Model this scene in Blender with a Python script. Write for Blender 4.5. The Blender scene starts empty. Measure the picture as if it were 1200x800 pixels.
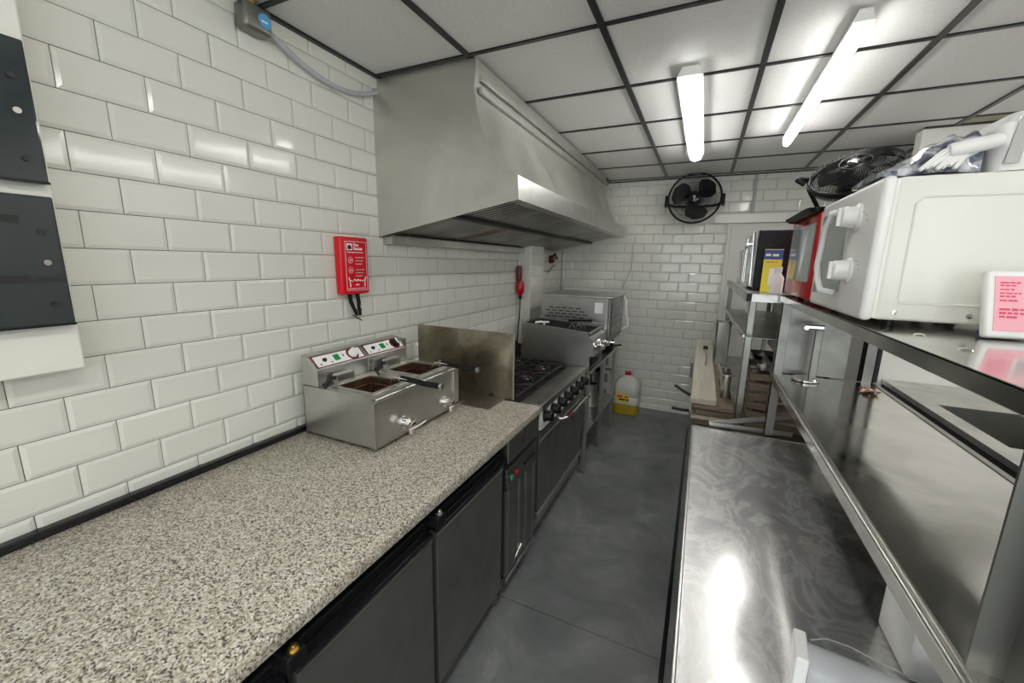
import bpy, bmesh, math, random
from mathutils import Matrix, Vector
random.seed(7)
S = bpy.context.scene
C = S.collection
PI = math.pi

# ---------------------------------------------------------------- camera
cam_d = bpy.data.cameras.new('camera'); cam = bpy.data.objects.new('camera', cam_d); C.objects.link(cam)
cam_d.sensor_width = 36.0; cam_d.lens = 473.2 / 1200 * 36; cam_d.clip_start = 0.02
R = ((0.9052, 0.0986, -0.4134), (0.4246, -0.1666, 0.8899), (0.0189, -0.9811, -0.1926))
cam.matrix_world = Matrix(((R[0][0], -R[0][1], -R[0][2], 0), (R[1][0], -R[1][1], -R[1][2], 0), (R[2][0], -R[2][1], -R[2][2], 1.68), (0, 0, 0, 1)))
S.camera = cam

# ---------------------------------------------------------------- world, light, exposure
w = bpy.data.worlds.new('world'); S.world = w; w.use_nodes = True
w.node_tree.nodes['Background'].inputs[0].default_value = (0.9, 0.95, 1, 1)
w.node_tree.nodes['Background'].inputs[1].default_value = 1.6  # added daylight, enters only by the window behind the camera
S.view_settings.view_transform = 'Standard'; S.view_settings.look = 'None'
S.view_settings.gamma = 1; S.view_settings.use_curve_mapping = False
S.view_settings.exposure = 1.1
TUBE = 9.0            # emission of the fluorescent diffusers
CEIL = 2.582; YB = 4.85; XL = -1.60

# ---------------------------------------------------------------- materials
M = {}
def mat(name, col, rough=.5, metal=0.0, spec=.5, emit=None, es=1, alpha=1, trans=0, coat=0, ior=1.45):
    m = bpy.data.materials.new(name); m.use_nodes = True; b = m.node_tree.nodes['Principled BSDF']
    b.inputs['Base Color'].default_value = (*col, 1); b.inputs['Roughness'].default_value = rough
    b.inputs['Metallic'].default_value = metal; b.inputs['Specular IOR Level'].default_value = spec
    b.inputs['Transmission Weight'].default_value = trans; b.inputs['IOR'].default_value = ior
    b.inputs['Coat Weight'].default_value = coat; b.inputs['Alpha'].default_value = alpha
    if emit: b.inputs['Emission Color'].default_value = (*emit, 1); b.inputs['Emission Strength'].default_value = es
    M[name] = m; return m
def nodes(m): return m.node_tree.nodes, m.node_tree.links, m.node_tree.nodes['Principled BSDF']
def coords(m, scale=(1, 1, 1), kind='Object'):
    n, l, b = nodes(m); tc = n.new('ShaderNodeTexCoord'); mp = n.new('ShaderNodeMapping'); mp.inputs['Scale'].default_value = scale
    l.new(tc.outputs[kind], mp.inputs['Vector']); return mp.outputs[0]
def ramp(m, src, stops):
    n, l, b = nodes(m); r = n.new('ShaderNodeValToRGB'); e = r.color_ramp.elements
    e[0].position, e[0].color = stops[0][0], (*stops[0][1], 1); e[1].position, e[1].color = stops[1][0], (*stops[1][1], 1)
    for p, c in stops[2:]: k = e.new(p); k.color = (*c, 1)
    l.new(src, r.inputs[0]); return r.outputs[0]
def noise(m, vec, scale, detail=4, rough=.5, dist=0):
    n, l, b = nodes(m); t = n.new('ShaderNodeTexNoise'); t.inputs['Scale'].default_value = scale
    t.inputs['Detail'].default_value = detail; t.inputs['Roughness'].default_value = rough; t.inputs['Distortion'].default_value = dist
    l.new(vec, t.inputs['Vector']); return t.outputs[0]
def bump(m, src, strength, dist=.01):
    n, l, b = nodes(m); u = n.new('ShaderNodeBump'); u.inputs['Strength'].default_value = strength; u.inputs['Distance'].default_value = dist
    l.new(src, u.inputs['Height']); l.new(u.outputs[0], b.inputs['Normal'])
def g(v): return (v, v, v)
def mixc(m, fac, a, bb, mode='MIX'):
    n, l, b = nodes(m); x = n.new('ShaderNodeMix'); x.data_type = 'RGBA'; x.blend_type = mode
    if isinstance(fac, float): x.inputs[0].default_value = fac
    else: l.new(fac, x.inputs[0])
    for s, v in ((6, a), (7, bb)):
        if isinstance(v, tuple): x.inputs[s].default_value = (*v, 1)
        else: l.new(v, x.inputs[s])
    return x.outputs[2]

mt = mat('tile_glaze', (.73, .735, .67), .10, spec=.5)
v = coords(mt); bump(mt, noise(mt, v, 9, 2), .06, .01)
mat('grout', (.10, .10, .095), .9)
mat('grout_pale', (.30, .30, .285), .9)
mc = mat('ceiling_board', (.78, .78, .76), .65)
v = coords(mc); l = mc.node_tree.links
l.new(ramp(mc, noise(mc, v, 60, 3, .7), [(.3, (.74, .74, .725)), (.7, (.82, .82, .805))]), mc.node_tree.nodes['Principled BSDF'].inputs[0])
bump(mc, noise(mc, v, 150, 3), .25, .002)
mat('stained_board', (.42, .38, .29), .8)
mat('tee_black', (.012, .012, .013), .3)
mat('wall_paint', (.72, .71, .67), .55)
mat('white_gloss', (.80, .80, .74), .22)
mat('white_enamel', (.80, .80, .73), .25)
mat('white_plastic', (.84, .84, .82), .35)
mat('black_plastic', (.010, .010, .011), .4, spec=.3)
mat('black_gloss', (.010, .010, .012), .08)
mat('black_iron', (.018, .018, .018), .55)
mat('rubber_black', (.02, .02, .02), .6)
mat('smoked_glass', (.03, .04, .042), .06, spec=.6)
mat('red_plastic', (.68, .008, .02), .3)
mat('red_enamel', (.50, .01, .015), .15)
mat('dark_red', (.16, .01, .015), .35)
mat('brass', (.65, .48, .2), .3, 1)
mat('chrome', (.78, .78, .76), .10, 1)
mat('blue_print', (.10, .38, .68), .4)
mat('blue_dark', (.03, .08, .33), .4)
mat('navy', (.03, .04, .12), .4)
mat('ink_white', (.9, .9, .88), .5)
mat('ink_black', (.02, .02, .02), .5)
mat('ink_red', (.75, .08, .16), .5)
mat('pink_label', (.86, .42, .48), .4)
mat('lcd', (.33, .36, .33), .15)
mat('yellow_card', (.86, .74, .06), .45)
mat('green_lamp', (.03, .30, .10), .2)
mat('red_lamp', (.5, .02, .03), .2)
mat('cable_grey', (.45, .47, .50), .5)
mat('tube_light', (.9, .9, .9), .3, emit=(1, .985, .95), es=TUBE)
mat('window_glass', (.30, .33, .33), .05, spec=.6)
mat('glass_screen', (.8, .85, .85), .03, trans=.9, alpha=.35)
mat('clear_plastic', (.86, .88, .88), .12, trans=.55)
mat('bag_plastic', (.62, .64, .66), .18, trans=.3)
mat('oil_yellow', (.60, .47, .03), .15, trans=.25)
mat('cream_plastic', (.80, .80, .76), .25, trans=.2)
mat('copper_dirty', (.42, .25, .17), .4, .8)
def steel(name, col, rough, sc=(1, 1, 1), amt=.12, bumpy=.05, metal=1.0, stain=None, big=3.0):
    m = mat(name, col, rough, metal); n, l, b = nodes(m)
    v = coords(m, sc); ns = noise(m, v, big, 6, .6, 1.2)
    fine = noise(m, coords(m, (sc[0] * 2, sc[1] * 2, sc[2] * 60)), 12, 2)
    r = n.new('ShaderNodeMapRange'); l.new(ns, r.inputs[0]); r.inputs[1].default_value = .3; r.inputs[2].default_value = .7
    r.inputs[3].default_value = rough - amt * .6; r.inputs[4].default_value = rough + amt; l.new(r.outputs[0], b.inputs['Roughness'])
    c2 = stain or tuple(c * .78 for c in col)
    l.new(ramp(m, ns, [(.35, col), (.68, c2)]), b.inputs[0]); bump(m, fine, bumpy, .002)
    return m
steel('steel', (.64, .635, .60), .33, amt=.08)
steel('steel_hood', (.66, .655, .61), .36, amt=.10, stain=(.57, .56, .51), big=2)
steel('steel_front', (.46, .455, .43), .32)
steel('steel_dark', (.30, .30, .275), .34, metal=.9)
steel('steel_door', (.25, .25, .225), .42, metal=.7, stain=(.20, .20, .18), big=1.5)
steel('steel_shelf', (.66, .655, .63), .13, amt=.08, stain=(.56, .55, .52), big=4)
steel('steel_sooty', (.52, .47, .36), .30, stain=(.20, .17, .11), big=5)
mb_ = steel('steel_brown', (.30, .20, .12), .45, stain=(.12, .07, .04), big=9)
# table top: swirled wiping marks
m = mat('steel_table', (.55, .55, .545), .26, 1); n, l, b = nodes(m)
v = coords(m); wv = n.new('ShaderNodeTexWave'); wv.inputs['Scale'].default_value = 2.0; wv.inputs['Distortion'].default_value = 14
wv.inputs['Detail'].default_value = 5; wv.inputs['Detail Scale'].default_value = 1.6; l.new(v, wv.inputs['Vector'])
b.inputs['Base Color'].default_value = (.72, .72, .71, 1); b.inputs['Roughness'].default_value = .17
n1 = noise(m, coords(m, (1, .6, 1)), 5.5, 10, .62, 1.6); bump(m, n1, .04, .006)
p2 = n.new('ShaderNodeBsdfPrincipled'); p2.inputs['Metallic'].default_value = 1; p2.inputs['Roughness'].default_value = .48; p2.inputs['Base Color'].default_value = (.85, .85, .85, 1)
ms = n.new('ShaderNodeMixShader'); fac = ramp(m, n1, [(.36, g(.28)), (.47, g(.36)), (.53, g(.55)), (.59, g(.36)), (.70, g(.50))])
l.new(fac, ms.inputs[0]); l.new(b.outputs[0], ms.inputs[1]); l.new(p2.outputs[0], ms.inputs[2]); l.new(ms.outputs[0], n['Material Output'].inputs[0])
# granite worktop laminate
m = mat('granite', (.5, .48, .42), .32); n, l, b = nodes(m); v = coords(m)
vo = n.new('ShaderNodeTexVoronoi'); vo.inputs['Scale'].default_value = 250; l.new(v, vo.inputs['Vector'])
sep = n.new('ShaderNodeSeparateColor'); l.new(vo.outputs['Color'], sep.inputs[0])
c1 = ramp(m, sep.outputs[0], [(0, (.06, .055, .05)), (.13, (.20, .18, .15)), (.24, (.40, .34, .25)), (.42, (.62, .57, .46)), (.72, (.70, .67, .57)), (.95, (.82, .80, .74))])
c2 = ramp(m, noise(m, v, 120, 3, .7), [(.36, (.55, .52, .48)), (.55, (1, 1, 1))])
l.new(mixc(m, 1.0, c1, c2, 'MULTIPLY'), b.inputs[0])
# dark vinyl floor
m = mat('vinyl_floor', (.07, .075, .078), .42); n, l, b = nodes(m); v = coords(m)
l.new(ramp(m, noise(m, v, 2.6, 9, .65, .6), [(.3, (.105, .113, .114)), (.5, (.16, .168, .168)), (.62, (.205, .214, .212)), (.74, (.33, .34, .33))]), b.inputs[0])
l.new(ramp(m, noise(m, v, 6, 6, .7), [(.3, g(.32)), (.7, g(.55))]), b.inputs['Roughness']); bump(m, noise(m, v, 40, 6), .12, .004)
# wood
def wood(name, a, bb, sc=(3, 60, 60)):
    m = mat(name, a, .6); n, l, b = nodes(m); v = coords(m, sc)
    l.new(ramp(m, noise(m, v, 1.2, 5, .6, 1), [(.3, a), (.7, bb)]), b.inputs[0]); bump(m, noise(m, v, 3, 3), .2, .003)
wood('wood_pale', (.42, .38, .31), (.56, .52, .44), (30, 2, 60))
wood('wood_brown', (.11, .075, .05), (.26, .20, .14), (3, 20, 60))

# ---------------------------------------------------------------- mesh builder
class MB:
    def __init__(s): s.v = []; s.f = []; s.sm = []
    def add(s, vs, fs, smooth=False):
        o = len(s.v); s.v += [tuple(p) for p in vs]; s.f += [tuple(i + o for i in f) for f in fs]; s.sm += [smooth] * len(fs); return s
    def box(s, x0, x1, y0, y1, z0, z1, mtx=None):
        vs = [(x, y, z) for z in (z0, z1) for y in (y0, y1) for x in (x0, x1)]
        if mtx: vs = [mtx @ Vector(p) for p in vs]
        return s.add(vs, [(0, 2, 3, 1), (4, 5, 7, 6), (0, 1, 5, 4), (2, 6, 7, 3), (0, 4, 6, 2), (1, 3, 7, 5)])
    def bbox(s, x0, x1, y0, y1, z0, z1, r=.005, seg=2, mtx=None):      # bevelled box
        bm = bmesh.new(); bmesh.ops.create_cube(bm, size=1)
        for p in bm.verts: p.co = Vector(((x0 + x1) / 2 + p.co.x * (x1 - x0), (y0 + y1) / 2 + p.co.y * (y1 - y0), (z0 + z1) / 2 + p.co.z * (z1 - z0)))
        bmesh.ops.bevel(bm, geom=bm.edges[:], offset=min(r, .49 * min(x1 - x0, y1 - y0, z1 - z0)), segments=seg, profile=.5, affect='EDGES')
        return s.bm(bm, mtx, True)
    def bm(s, bm, mtx=None, smooth=False):
        bm.verts.index_update(); vs = [(mtx @ p.co if mtx else p.co) for p in bm.verts]
        s.add(vs, [[q.index for q in f.verts] for f in bm.faces], smooth); bm.free(); return s
    def prism(s, poly, axis, a, b_, smooth=False):                      # polygon in the other two axes, extruded a..b_
        def P(p, t): return {'x': (t, p[0], p[1]), 'y': (p[0], t, p[1]), 'z': (p[0], p[1], t)}[axis]
        n = len(poly); vs = [P(p, a) for p in poly] + [P(p, b_) for p in poly]
        return s.add(vs, [tuple(range(n)), tuple(range(2 * n - 1, n - 1, -1))] + [(i, i + n, (i + 1) % n + n, (i + 1) % n) for i in range(n)], smooth)
    def cyl(s, p, q, r, r2=None, n=16, cap=True):
        p, q = Vector(p), Vector(q); r2 = r if r2 is None else r2; d = (q - p).normalized()
        u = d.orthogonal().normalized(); w_ = d.cross(u); vs = []
        for c, rr in ((p, r), (q, r2)):
            for i in range(n): t = 2 * PI * i / n; vs.append(c + u * math.cos(t) * rr + w_ * math.sin(t) * rr)
        s.add(vs, [(i, (i + 1) % n, (i + 1) % n + n, i + n) for i in range(n)], True)
        if cap: o = len(s.v) - 2 * n; s.f += [tuple(o + i for i in reversed(range(n))), tuple(o + n + i for i in range(n))]; s.sm += [False] * 2
        return s
    def tube(s, pts, r, n=8, closed=False):
        pts = [Vector(p) for p in pts]; N = len(pts); vs = []; up = None
        for i, p in enumerate(pts):
            if closed: d = pts[(i + 1) % N] - pts[i - 1]
            else: d = pts[min(i + 1, N - 1)] - pts[max(i - 1, 0)]
            d.normalize()
            if up is None: up = d.orthogonal().normalized()
            up = (up - d * up.dot(d)).normalized(); w_ = d.cross(up)
            for k in range(n): t = 2 * PI * k / n; vs.append(p + up * math.cos(t) * r + w_ * math.sin(t) * r)
        fs = []
        for i in range(N if closed else N - 1):
            for k in range(n): a = i * n; c = ((i + 1) % N) * n; fs.append((a + k, a + (k + 1) % n, c + (k + 1) % n, c + k))
        if not closed: fs += [tuple(reversed(range(n))), tuple((N - 1) * n + k for k in range(n))]
        return s.add(vs, fs, True)
    def lathe(s, prof, c=(0, 0, 0), axis=(0, 0, 1), n=24):
        c = Vector(c); d = Vector(axis).normalized(); u = d.orthogonal().normalized(); w_ = d.cross(u); vs = []
        for (r, h) in prof:
            for k in range(n): t = 2 * PI * k / n; vs.append(c + d * h + (u * math.cos(t) + w_ * math.sin(t)) * max(r, 1e-5))
        return s.add(vs, [(i * n + k, i * n + (k + 1) % n, (i + 1) * n + (k + 1) % n, (i + 1) * n + k) for i in range(len(prof) - 1) for k in range(n)], True)
    def build(s, name, material, parent=None, loc=None, bev=0):
        me = bpy.data.meshes.new(name); me.from_pydata(s.v, [], s.f); me.polygons.foreach_set('use_smooth', s.sm)
        bm = bmesh.new(); bm.from_mesh(me); bmesh.ops.recalc_face_normals(bm, faces=bm.faces[:]); bm.to_mesh(me); bm.free()
        me.materials.append(M[material]); o = bpy.data.objects.new(name, me); C.objects.link(o)
        if loc: o.location = loc
        if parent: o.parent = parent
        if any(s.sm):
            try: me.set_sharp_from_angle(angle=math.radians(40))
            except Exception: pass
        if bev:
            b = o.modifiers.new('bevel', 'BEVEL'); b.width = bev; b.segments = 2; b.limit_method = 'ANGLE'
        return o
def box(name, material, parent, x0, x1, y0, y1, z0, z1, bev=0): return MB().box(x0, x1, y0, y1, z0, z1).build(name, material, parent, bev=bev)
def tag(o, label=None, cat=None, group=None, kind=None):
    for k, v_ in (('label', label), ('category', cat), ('group', group), ('kind', kind)):
        if v_: o[k] = v_
    return o
def thing(name, label, cat, loc=(0, 0, 0), rot=(0, 0, 0), group=None):
    o = bpy.data.objects.new(name, None); C.objects.link(o); o.location = loc; o.rotation_euler = rot; o.empty_display_size = .05
    return tag(o, label, cat, group)
def struct(o): o['kind'] = 'structure'; return o
def kids(root):  return [c for c in C.objects if c.parent == root]
def rebase(root, p):         # parts were modelled in world coordinates: put the thing's base at p without moving them
    p = Vector(p); root.location = p
    for c in kids(root): c.location = c.location - p
    return root
def text(body, size, mtx, material, name, parent, extrude=.0004, align='LEFT', bold=0):
    cu = bpy.data.curves.new('txt', 'FONT'); cu.body = body; cu.size = size; cu.extrude = extrude; cu.align_x = align; cu.offset = bold; cu.resolution_u = 3
    t = bpy.data.objects.new('txt', cu); C.objects.link(t); dg = bpy.context.evaluated_depsgraph_get()
    me = bpy.data.meshes.new_from_object(t.evaluated_get(dg)); bpy.data.objects.remove(t); bpy.data.curves.remove(cu)
    me.transform(mtx); me.materials.clear(); me.materials.append(M[material]); o = bpy.data.objects.new(name, me); C.objects.link(o); o.parent = parent; return o
def print_line(w_, h, mtx, material, name, parent, seed=0):
    """print too small to read: a row of word-sized dashes of uneven length"""
    rr_ = random.Random(seed); q = MB(); x = 0
    while x < w_ - h:
        d_ = min(rr_.uniform(1.2, 4.0) * h, w_ - x); q.box(x, x + d_, rr_.uniform(-.08, .08) * h, h * rr_.uniform(.75, 1), 0, .0004, mtx); x += d_ + .55 * h
    return q.build(name, material, parent)
def frame(o, xd, yd): # matrix with local x along xd, local y along yd, origin o
    xd = Vector(xd).normalized(); yd = Vector(yd).normalized(); zd = xd.cross(yd)
    return Matrix(((xd.x, yd.x, zd.x, o[0]), (xd.y, yd.y, zd.y, o[1]), (xd.z, yd.z, zd.z, o[2]), (0, 0, 0, 1)))

# ================================================================ STRUCTURE
fl = struct(box('floor', 'grout', None, -1.75, 2.55, -3.15, 5.0, -.06, -.004))
for (x0, x1, y0, y1) in ((-1.6, .9, -3.0, 1.599), (-1.6, .9, 1.603, 4.85), (.904, 2.4, -3.0, 1.599), (.904, 2.4, 1.603, 4.85)):
    box('vinyl_sheet', 'vinyl_floor', fl, x0, x1, y0, y1, -.004, 0)
ce = struct(box('ceiling', 'wall_paint', None, -1.75, 2.55, -3.15, 5.0, CEIL + .022, CEIL + .09))
GX, GY, P = -1.05, 1.734, .60
xs = [XL] + [GX + P * i for i in range(0, 6)] + [2.4]
ys = [-3.0] + [GY + P * j for j in range(-7, 6)] + [YB]
cache = {}
for i in range(len(xs) - 1):
    for j in range(len(ys) - 1):
        x0, x1, y0, y1 = xs[i], xs[i + 1], ys[j], ys[j + 1]
        if x1 - x0 < .03 or y1 - y0 < .03: continue
        cx, cy, hx, hy = (x0 + x1) / 2, (y0 + y1) / 2, (x1 - x0) / 2 - .004, (y1 - y0) / 2 - .004
        key = (round(hx, 3), round(hy, 3)); stained = i == 5 and j == 11
        if key in cache and not stained:
            o = bpy.data.objects.new('ceiling_tile', cache[key]); C.objects.link(o); o.parent = ce; o.location = (cx, cy, CEIL + .004)
        else:
            o = MB().prism([(-hx, -hy), (hx, -hy), (hx, hy), (-hx, hy)], 'z', 0, .016).build('ceiling_tile', 'stained_board' if stained else 'ceiling_board', ce, (cx, cy, CEIL + .004))
            if not stained: cache[key] = o.data
            else: o['label'] = 'yellowed ceiling tile'
for x in xs[1:-1]: box('main_tee', 'tee_black', ce, x - .013, x + .013, -3.0, YB, CEIL - .004, CEIL + .004)
for y in ys[1:-1]: box('cross_tee', 'tee_black', ce, XL, 2.4, y - .010, y + .010, CEIL - .003, CEIL + .0045)
box('edge_angle', 'tee_black', ce, XL, XL + .022, -3.0, YB, CEIL - .006, CEIL + .004)
box('edge_angle', 'tee_black', ce, XL, 1.2, YB - .022, YB, CEIL - .006, CEIL + .004)
box('edge_angle', 'tee_black', ce, 1.2, 2.4, 3.68, 3.7, CEIL - .006, CEIL + .004)

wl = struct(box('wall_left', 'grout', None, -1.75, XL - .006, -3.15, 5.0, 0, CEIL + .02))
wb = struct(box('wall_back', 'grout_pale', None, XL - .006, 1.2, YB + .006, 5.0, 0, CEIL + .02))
wp = struct(box('wall_partition', 'wall_paint', None, 1.2, 2.4, 3.70, 3.80, 0, CEIL - .006))
struct(box('wall_back', 'wall_paint', None, 1.2, 2.4, YB + .006, 5.0, 0, CEIL + .02))
wr = struct(box('wall_right', 'wall_paint', None, 2.4, 2.55, -3.15, 5.0, 0, CEIL + .02))
# unseen front wall; its wide window is added to let in fill daylight
wf = struct(MB().box(XL - .006, -1.2, -3.15, -3.0, 0, CEIL + .02).box(2.1, 2.4, -3.15, -3.0, 0, CEIL + .02).box(-1.2, 2.1, -3.15, -3.0, 0, .75).box(-1.2, 2.1, -3.15, -3.0, 2.40, CEIL + .02).build('wall_front', 'wall_paint'))
wi = struct(MB().box(-1.2, 2.1, -3.1, -3.05, .75, .80).box(-1.2, 2.1, -3.1, -3.05, 2.35, 2.40).box(-1.2, -1.15, -3.1, -3.05, .8, 2.35).box(2.05, 2.1, -3.1, -3.05, .8, 2.35).box(.43, .47, -3.1, -3.05, .8, 2.35).build('added_window_1', 'white_plastic'))  # added window, out of view, for soft light from behind

# bevelled metro tiles ------------------------------------------------
TP, TQ, J = .2015, .1037, .0011
def tile_mesh(w_, h_, bl, br, bb, bt):      # face in local (u,v), proud along +n; bevel on uncut sides
    a, t = .011, .0065; e = .0028
    B = [(0, 0), (w_, 0), (w_, h_), (0, h_)]
    F = [(a * bl, a * bb), (w_ - a * br, a * bb), (w_ - a * br, h_ - a * bt), (a * bl, h_ - a * bt)]
    vs = [(u, v_, 0) for u, v_ in B] + [(u, v_, e) for u, v_ in B] + [(u, v_, t) for u, v_ in F]
    fs = [(8, 9, 10, 11)] + [(i, (i + 1) % 4, (i + 1) % 4 + 4, i + 4) for i in range(4)] + [(i + 4, (i + 1) % 4 + 4, (i + 1) % 4 + 8, i + 8) for i in range(4)]
    return vs, fs
tcache = {}
def lay(parent, plane, pos, u0, umin, umax, z0, zmin, zmax, skip, limit, key_fn):
    """rows of half-bond tiles; plane 'L' = left wall (u = y), 'B' = back wall (u = x)"""
    out = []
    rmin = math.floor((zmin - z0) / TQ); rmax = math.ceil((zmax - z0) / TQ)
    for r_ in range(rmin, rmax):
        zz0, zz1 = max(zmin, z0 + r_ * TQ), min(zmax, z0 + (r_ + 1) * TQ)
        if zz1 - zz0 < .012: continue
        k = math.floor((umin - u0) / (TP / 2)) - 2
        if (k - r_) % 2: k -= 1
        while u0 + k * TP / 2 < umax:
            a_, b_ = u0 + k * TP / 2, u0 + (k + 2) * TP / 2; k += 2
            c0, c1 = max(a_, umin), min(b_, umax)
            if c1 - c0 < .012 or skip((c0 + c1) / 2, (zz0 + zz1) / 2, c0, c1, zz0, zz1): continue
            out.append((c0, c1, zz0, zz1, c0 == a_, c1 == b_, zz0 > zmin + 1e-6, zz1 < zmax - 1e-6))
    out.sort(key=key_fn)
    rest = MB()
    for i, (c0, c1, zz0, zz1, bl, br, bb, bt) in enumerate(out):
        w_, h_ = c1 - c0 - 2 * J, zz1 - zz0 - 2 * J
        vs, fs = tile_mesh(w_, h_, bl, br, bb, bt)
        jit = random.uniform(-.0006, .0006)
        if plane == 'L': T = lambda p: (p[2], p[0], p[1]); org = (XL - .006 + jit, c0 + J, zz0 + J)
        elif plane == 'B': T = lambda p: (p[0], -p[2], p[1]); org = (c0 + J, pos + jit, zz0 + J)
        vs = [T(p) for p in vs]
        if i < limit:
            key = (plane, round(w_, 3), round(h_, 3), bl, br, bb, bt)
            if key in tcache:
                o = bpy.data.objects.new('wall_tile', tcache[key]); C.objects.link(o); o.parent = parent; o.location = org
            else:
                o = MB().add(vs, fs).build('wall_tile', 'tile_glaze', parent, org); tcache[key] = o.data
            o.rotation_euler = (0, random.uniform(-.0012, .0012), random.uniform(-.0012, .0012)) if plane == 'L' else (random.uniform(-.002, .002), 0, random.uniform(-.002, .002))
        else: rest.add([(p[0] + org[0], p[1] + org[1], p[2] + org[2]) for p in vs], fs)
    if rest.v: tag(rest.build('distant_tiles', 'tile_glaze', parent), kind='stuff')
    return len(out)
skipL = lambda u, z, c0, c1, z0, z1: (c0 > 1.75 and c1 < 4.42 and z0 > 1.95) or (c1 < .42 and z0 > 1.4)
lay(wl, 'L', 0, -.0527, -.1, YB - .001, 1.6958, .93, CEIL, skipL, 296, lambda t: max(t[0], .2) * (1 if t[2] < 2.2 or t[0] < 2 else 1.3))
skipB = lambda u, z, c0, c1, z0, z1: (c0 > .19 and z < 2.2) or (z0 < 0)
lay(wb, 'B', YB + .006, .0562, XL + .006, 1.19, 1.7009, .045, CEIL, lambda u, z, c0, c1, z0, z1: (c0 > .17 and z < 2.16) or (u < -1.05 and z < .85), 296, lambda t: (t[0] < -.75, -t[3]) )

struct(box('baseboard_back', 'white_gloss', None, -.80, .0, YB - .012, YB + .004, 0, .05))
struct(box('baseboard_left', 'black_gloss', None, XL, XL + .028, -.3, 1.99, .906, .932, bev=.004))
d1 = struct(box('door_1', 'wall_paint', None, .215, 1.15, YB - .02, YB + .004, 0, 2.11))
struct(box('trim_1', 'white_gloss', None, .045, 1.15, YB - .055, YB + .004, 2.112, 2.20, bev=.004))
struct(box('trim_2', 'wall_paint', None, .178, .213, YB - .03, YB + .004, 0, 2.11, bev=.003))
tag(box('wall_pipe', 'cable_grey', None, .366, .392, YB - .025, YB - .004, 2.2, 2.575, bev=.006), 'thin grey pipe rising above the white lintel on the back wall', 'pipe')

# column boxed against the left wall, tiled
tc_ = struct(box('trim_3', 'wall_paint', None, XL, -1.475, 3.56, 3.88, .9, 1.86))
for i in range(9):
    z = .93 + i * TQ
    if z + TQ > 1.87: break
    box('wall_tile', 'tile_glaze', tc_, XL + .004, -1.476, 3.5545, 3.5605, z, z + TQ - .003, bev=.003)
    for (a_, b_) in (((3.557, 3.77), (3.773, 3.88)) if i % 2 else ((3.557, 3.667), (3.67, 3.88))):
        box('wall_tile', 'tile_glaze', tc_, -1.476, -1.470, a_, b_, z, z + TQ - .003, bev=.003)

# ---------------------------------------------------------------- ceiling lights
def lamp(x, y0, w_, label, L=1.50, z=CEIL):
    t = thing('ceiling_light', label, 'ceiling light', (x, y0, z), group=None)
    h = w_ / 2
    MB().prism([(-h * .8, -.005), (-h * 1.3, -.046), (h * 1.3, -.046), (h * .8, -.005)], 'y', 0, L).build('body', 'white_plastic', t)
    prof = [(-h, -.047), (-h, -.062)] + [(h * math.cos(a_), -.062 - .028 * math.sin(a_)) for a_ in [PI * k / 10 for k in range(10, -1, -1)]] + [(h, -.047)]
    MB().prism(prof, 'y', .02, L - .02, True).build('diffuser', 'tube_light', t)
    for yy in (0, L - .02):
        MB().prism([(p[0] * 1.04, p[1] * 1.02 if p[1] < -.04 else p[1]) for p in prof], 'y', yy, yy + .02).build('end_cap', 'clear_plastic', t)
    for yy in (.30, L - .30): MB().box(-.006, .006, yy - .03, yy + .03, -.0045, 0).build('bracket', 'white_plastic', t)
    return t
lamp(-.148, 2.20, .086, 'wide twin tube fluorescent light above the aisle, nearer the round wall fan')
lamp(.425, 1.98, .048, 'slim single tube fluorescent light above the steel shelves')
lamp(-.148, -.75, .112, 'added fluorescent fill light behind the camera over the worktop end')  # unseen fitting, added for fill from behind
lamp(-.65, -2.7, .112, 'added fluorescent fill light behind the camera nearest the left wall')  # also unseen and added for even frontal light
lamp(1.10, -2.7, .112, 'added fluorescent fill light behind the camera on the right side')  # added behind the camera to fill the right half
lamp(1.85, 1.55, .13, 'added fluorescent fill light out of view above the sink worktop, nearer the partition')  # added out of view to brighten the partition and shelf reflections
lamp(1.85, -.6, .13, 'added fluorescent fill light out of view on the far right, nearer the window')  # added out of view, lifts the light on the right side

# ---------------------------------------------------------------- extraction hood
t = thing('extraction_hood', 'large stainless steel extraction hood on the left wall above the cooking range', 'extractor hood')
prof = [(XL, 2.52), (-1.0, 2.515), (-1.008, 2.44), (-.997, 2.36), (-.965, 2.255), (-.905, 2.13), (-.862, 2.07), (-.786, 2.058), (-.780, 1.955), (XL, 1.80)]
Y0, Y1 = 1.72, 4.45
for a_ in (Y0, Y1 - .004): MB().prism(prof, 'y', a_, a_ + .004).build('side_panel', 'steel_hood', t)
cur = [(-1.0, 2.512)] + prof[2:7]
MB().prism(cur + [(x - .003, z - .002) for x, z in reversed(cur)], 'y', Y0 + .004, Y1 - .004, True).build('front_panel', 'steel_hood', t)
MB().prism([(-.864, 2.070), (-.786, 2.058), (-.780, 1.955), (-.83, 1.950), (-.83, 1.956), (-.785, 1.962), (-.791, 2.053), (-.864, 2.064)], 'y', Y0 + .004, Y1 - .004).build('front_lip', 'steel', t)
MB().box(XL + .002, -1.0, Y0 + .004, Y1 - .004, 2.508, 2.516).build('top_panel', 'steel_hood', t)
MB().box(XL + .002, -1.02, Y0 + .03, Y1, 2.516, CEIL - .006).build('closing_panel', 'steel_hood', t)
for z_ in (2.475, 2.425): MB().box(-1.004, -.984, Y0 + .03, Y1 - .03, z_, z_ + .028).build('mounting_rail', 'steel', t, bev=.003)
MB().prism([(XL + .002, 1.80), (-1.535, 1.806), (-1.535, 1.765), (XL + .002, 1.765)], 'y', Y0 + .03, 3.55).build('rear_rail', 'steel', t)
MB().prism([(-1.55, 1.815), (-1.16, 1.893), (-1.16, 1.899), (-1.55, 1.821)], 'y', Y0 + .004, Y1 - .004).build('rear_sheet', 'steel_dark', t)
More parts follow.
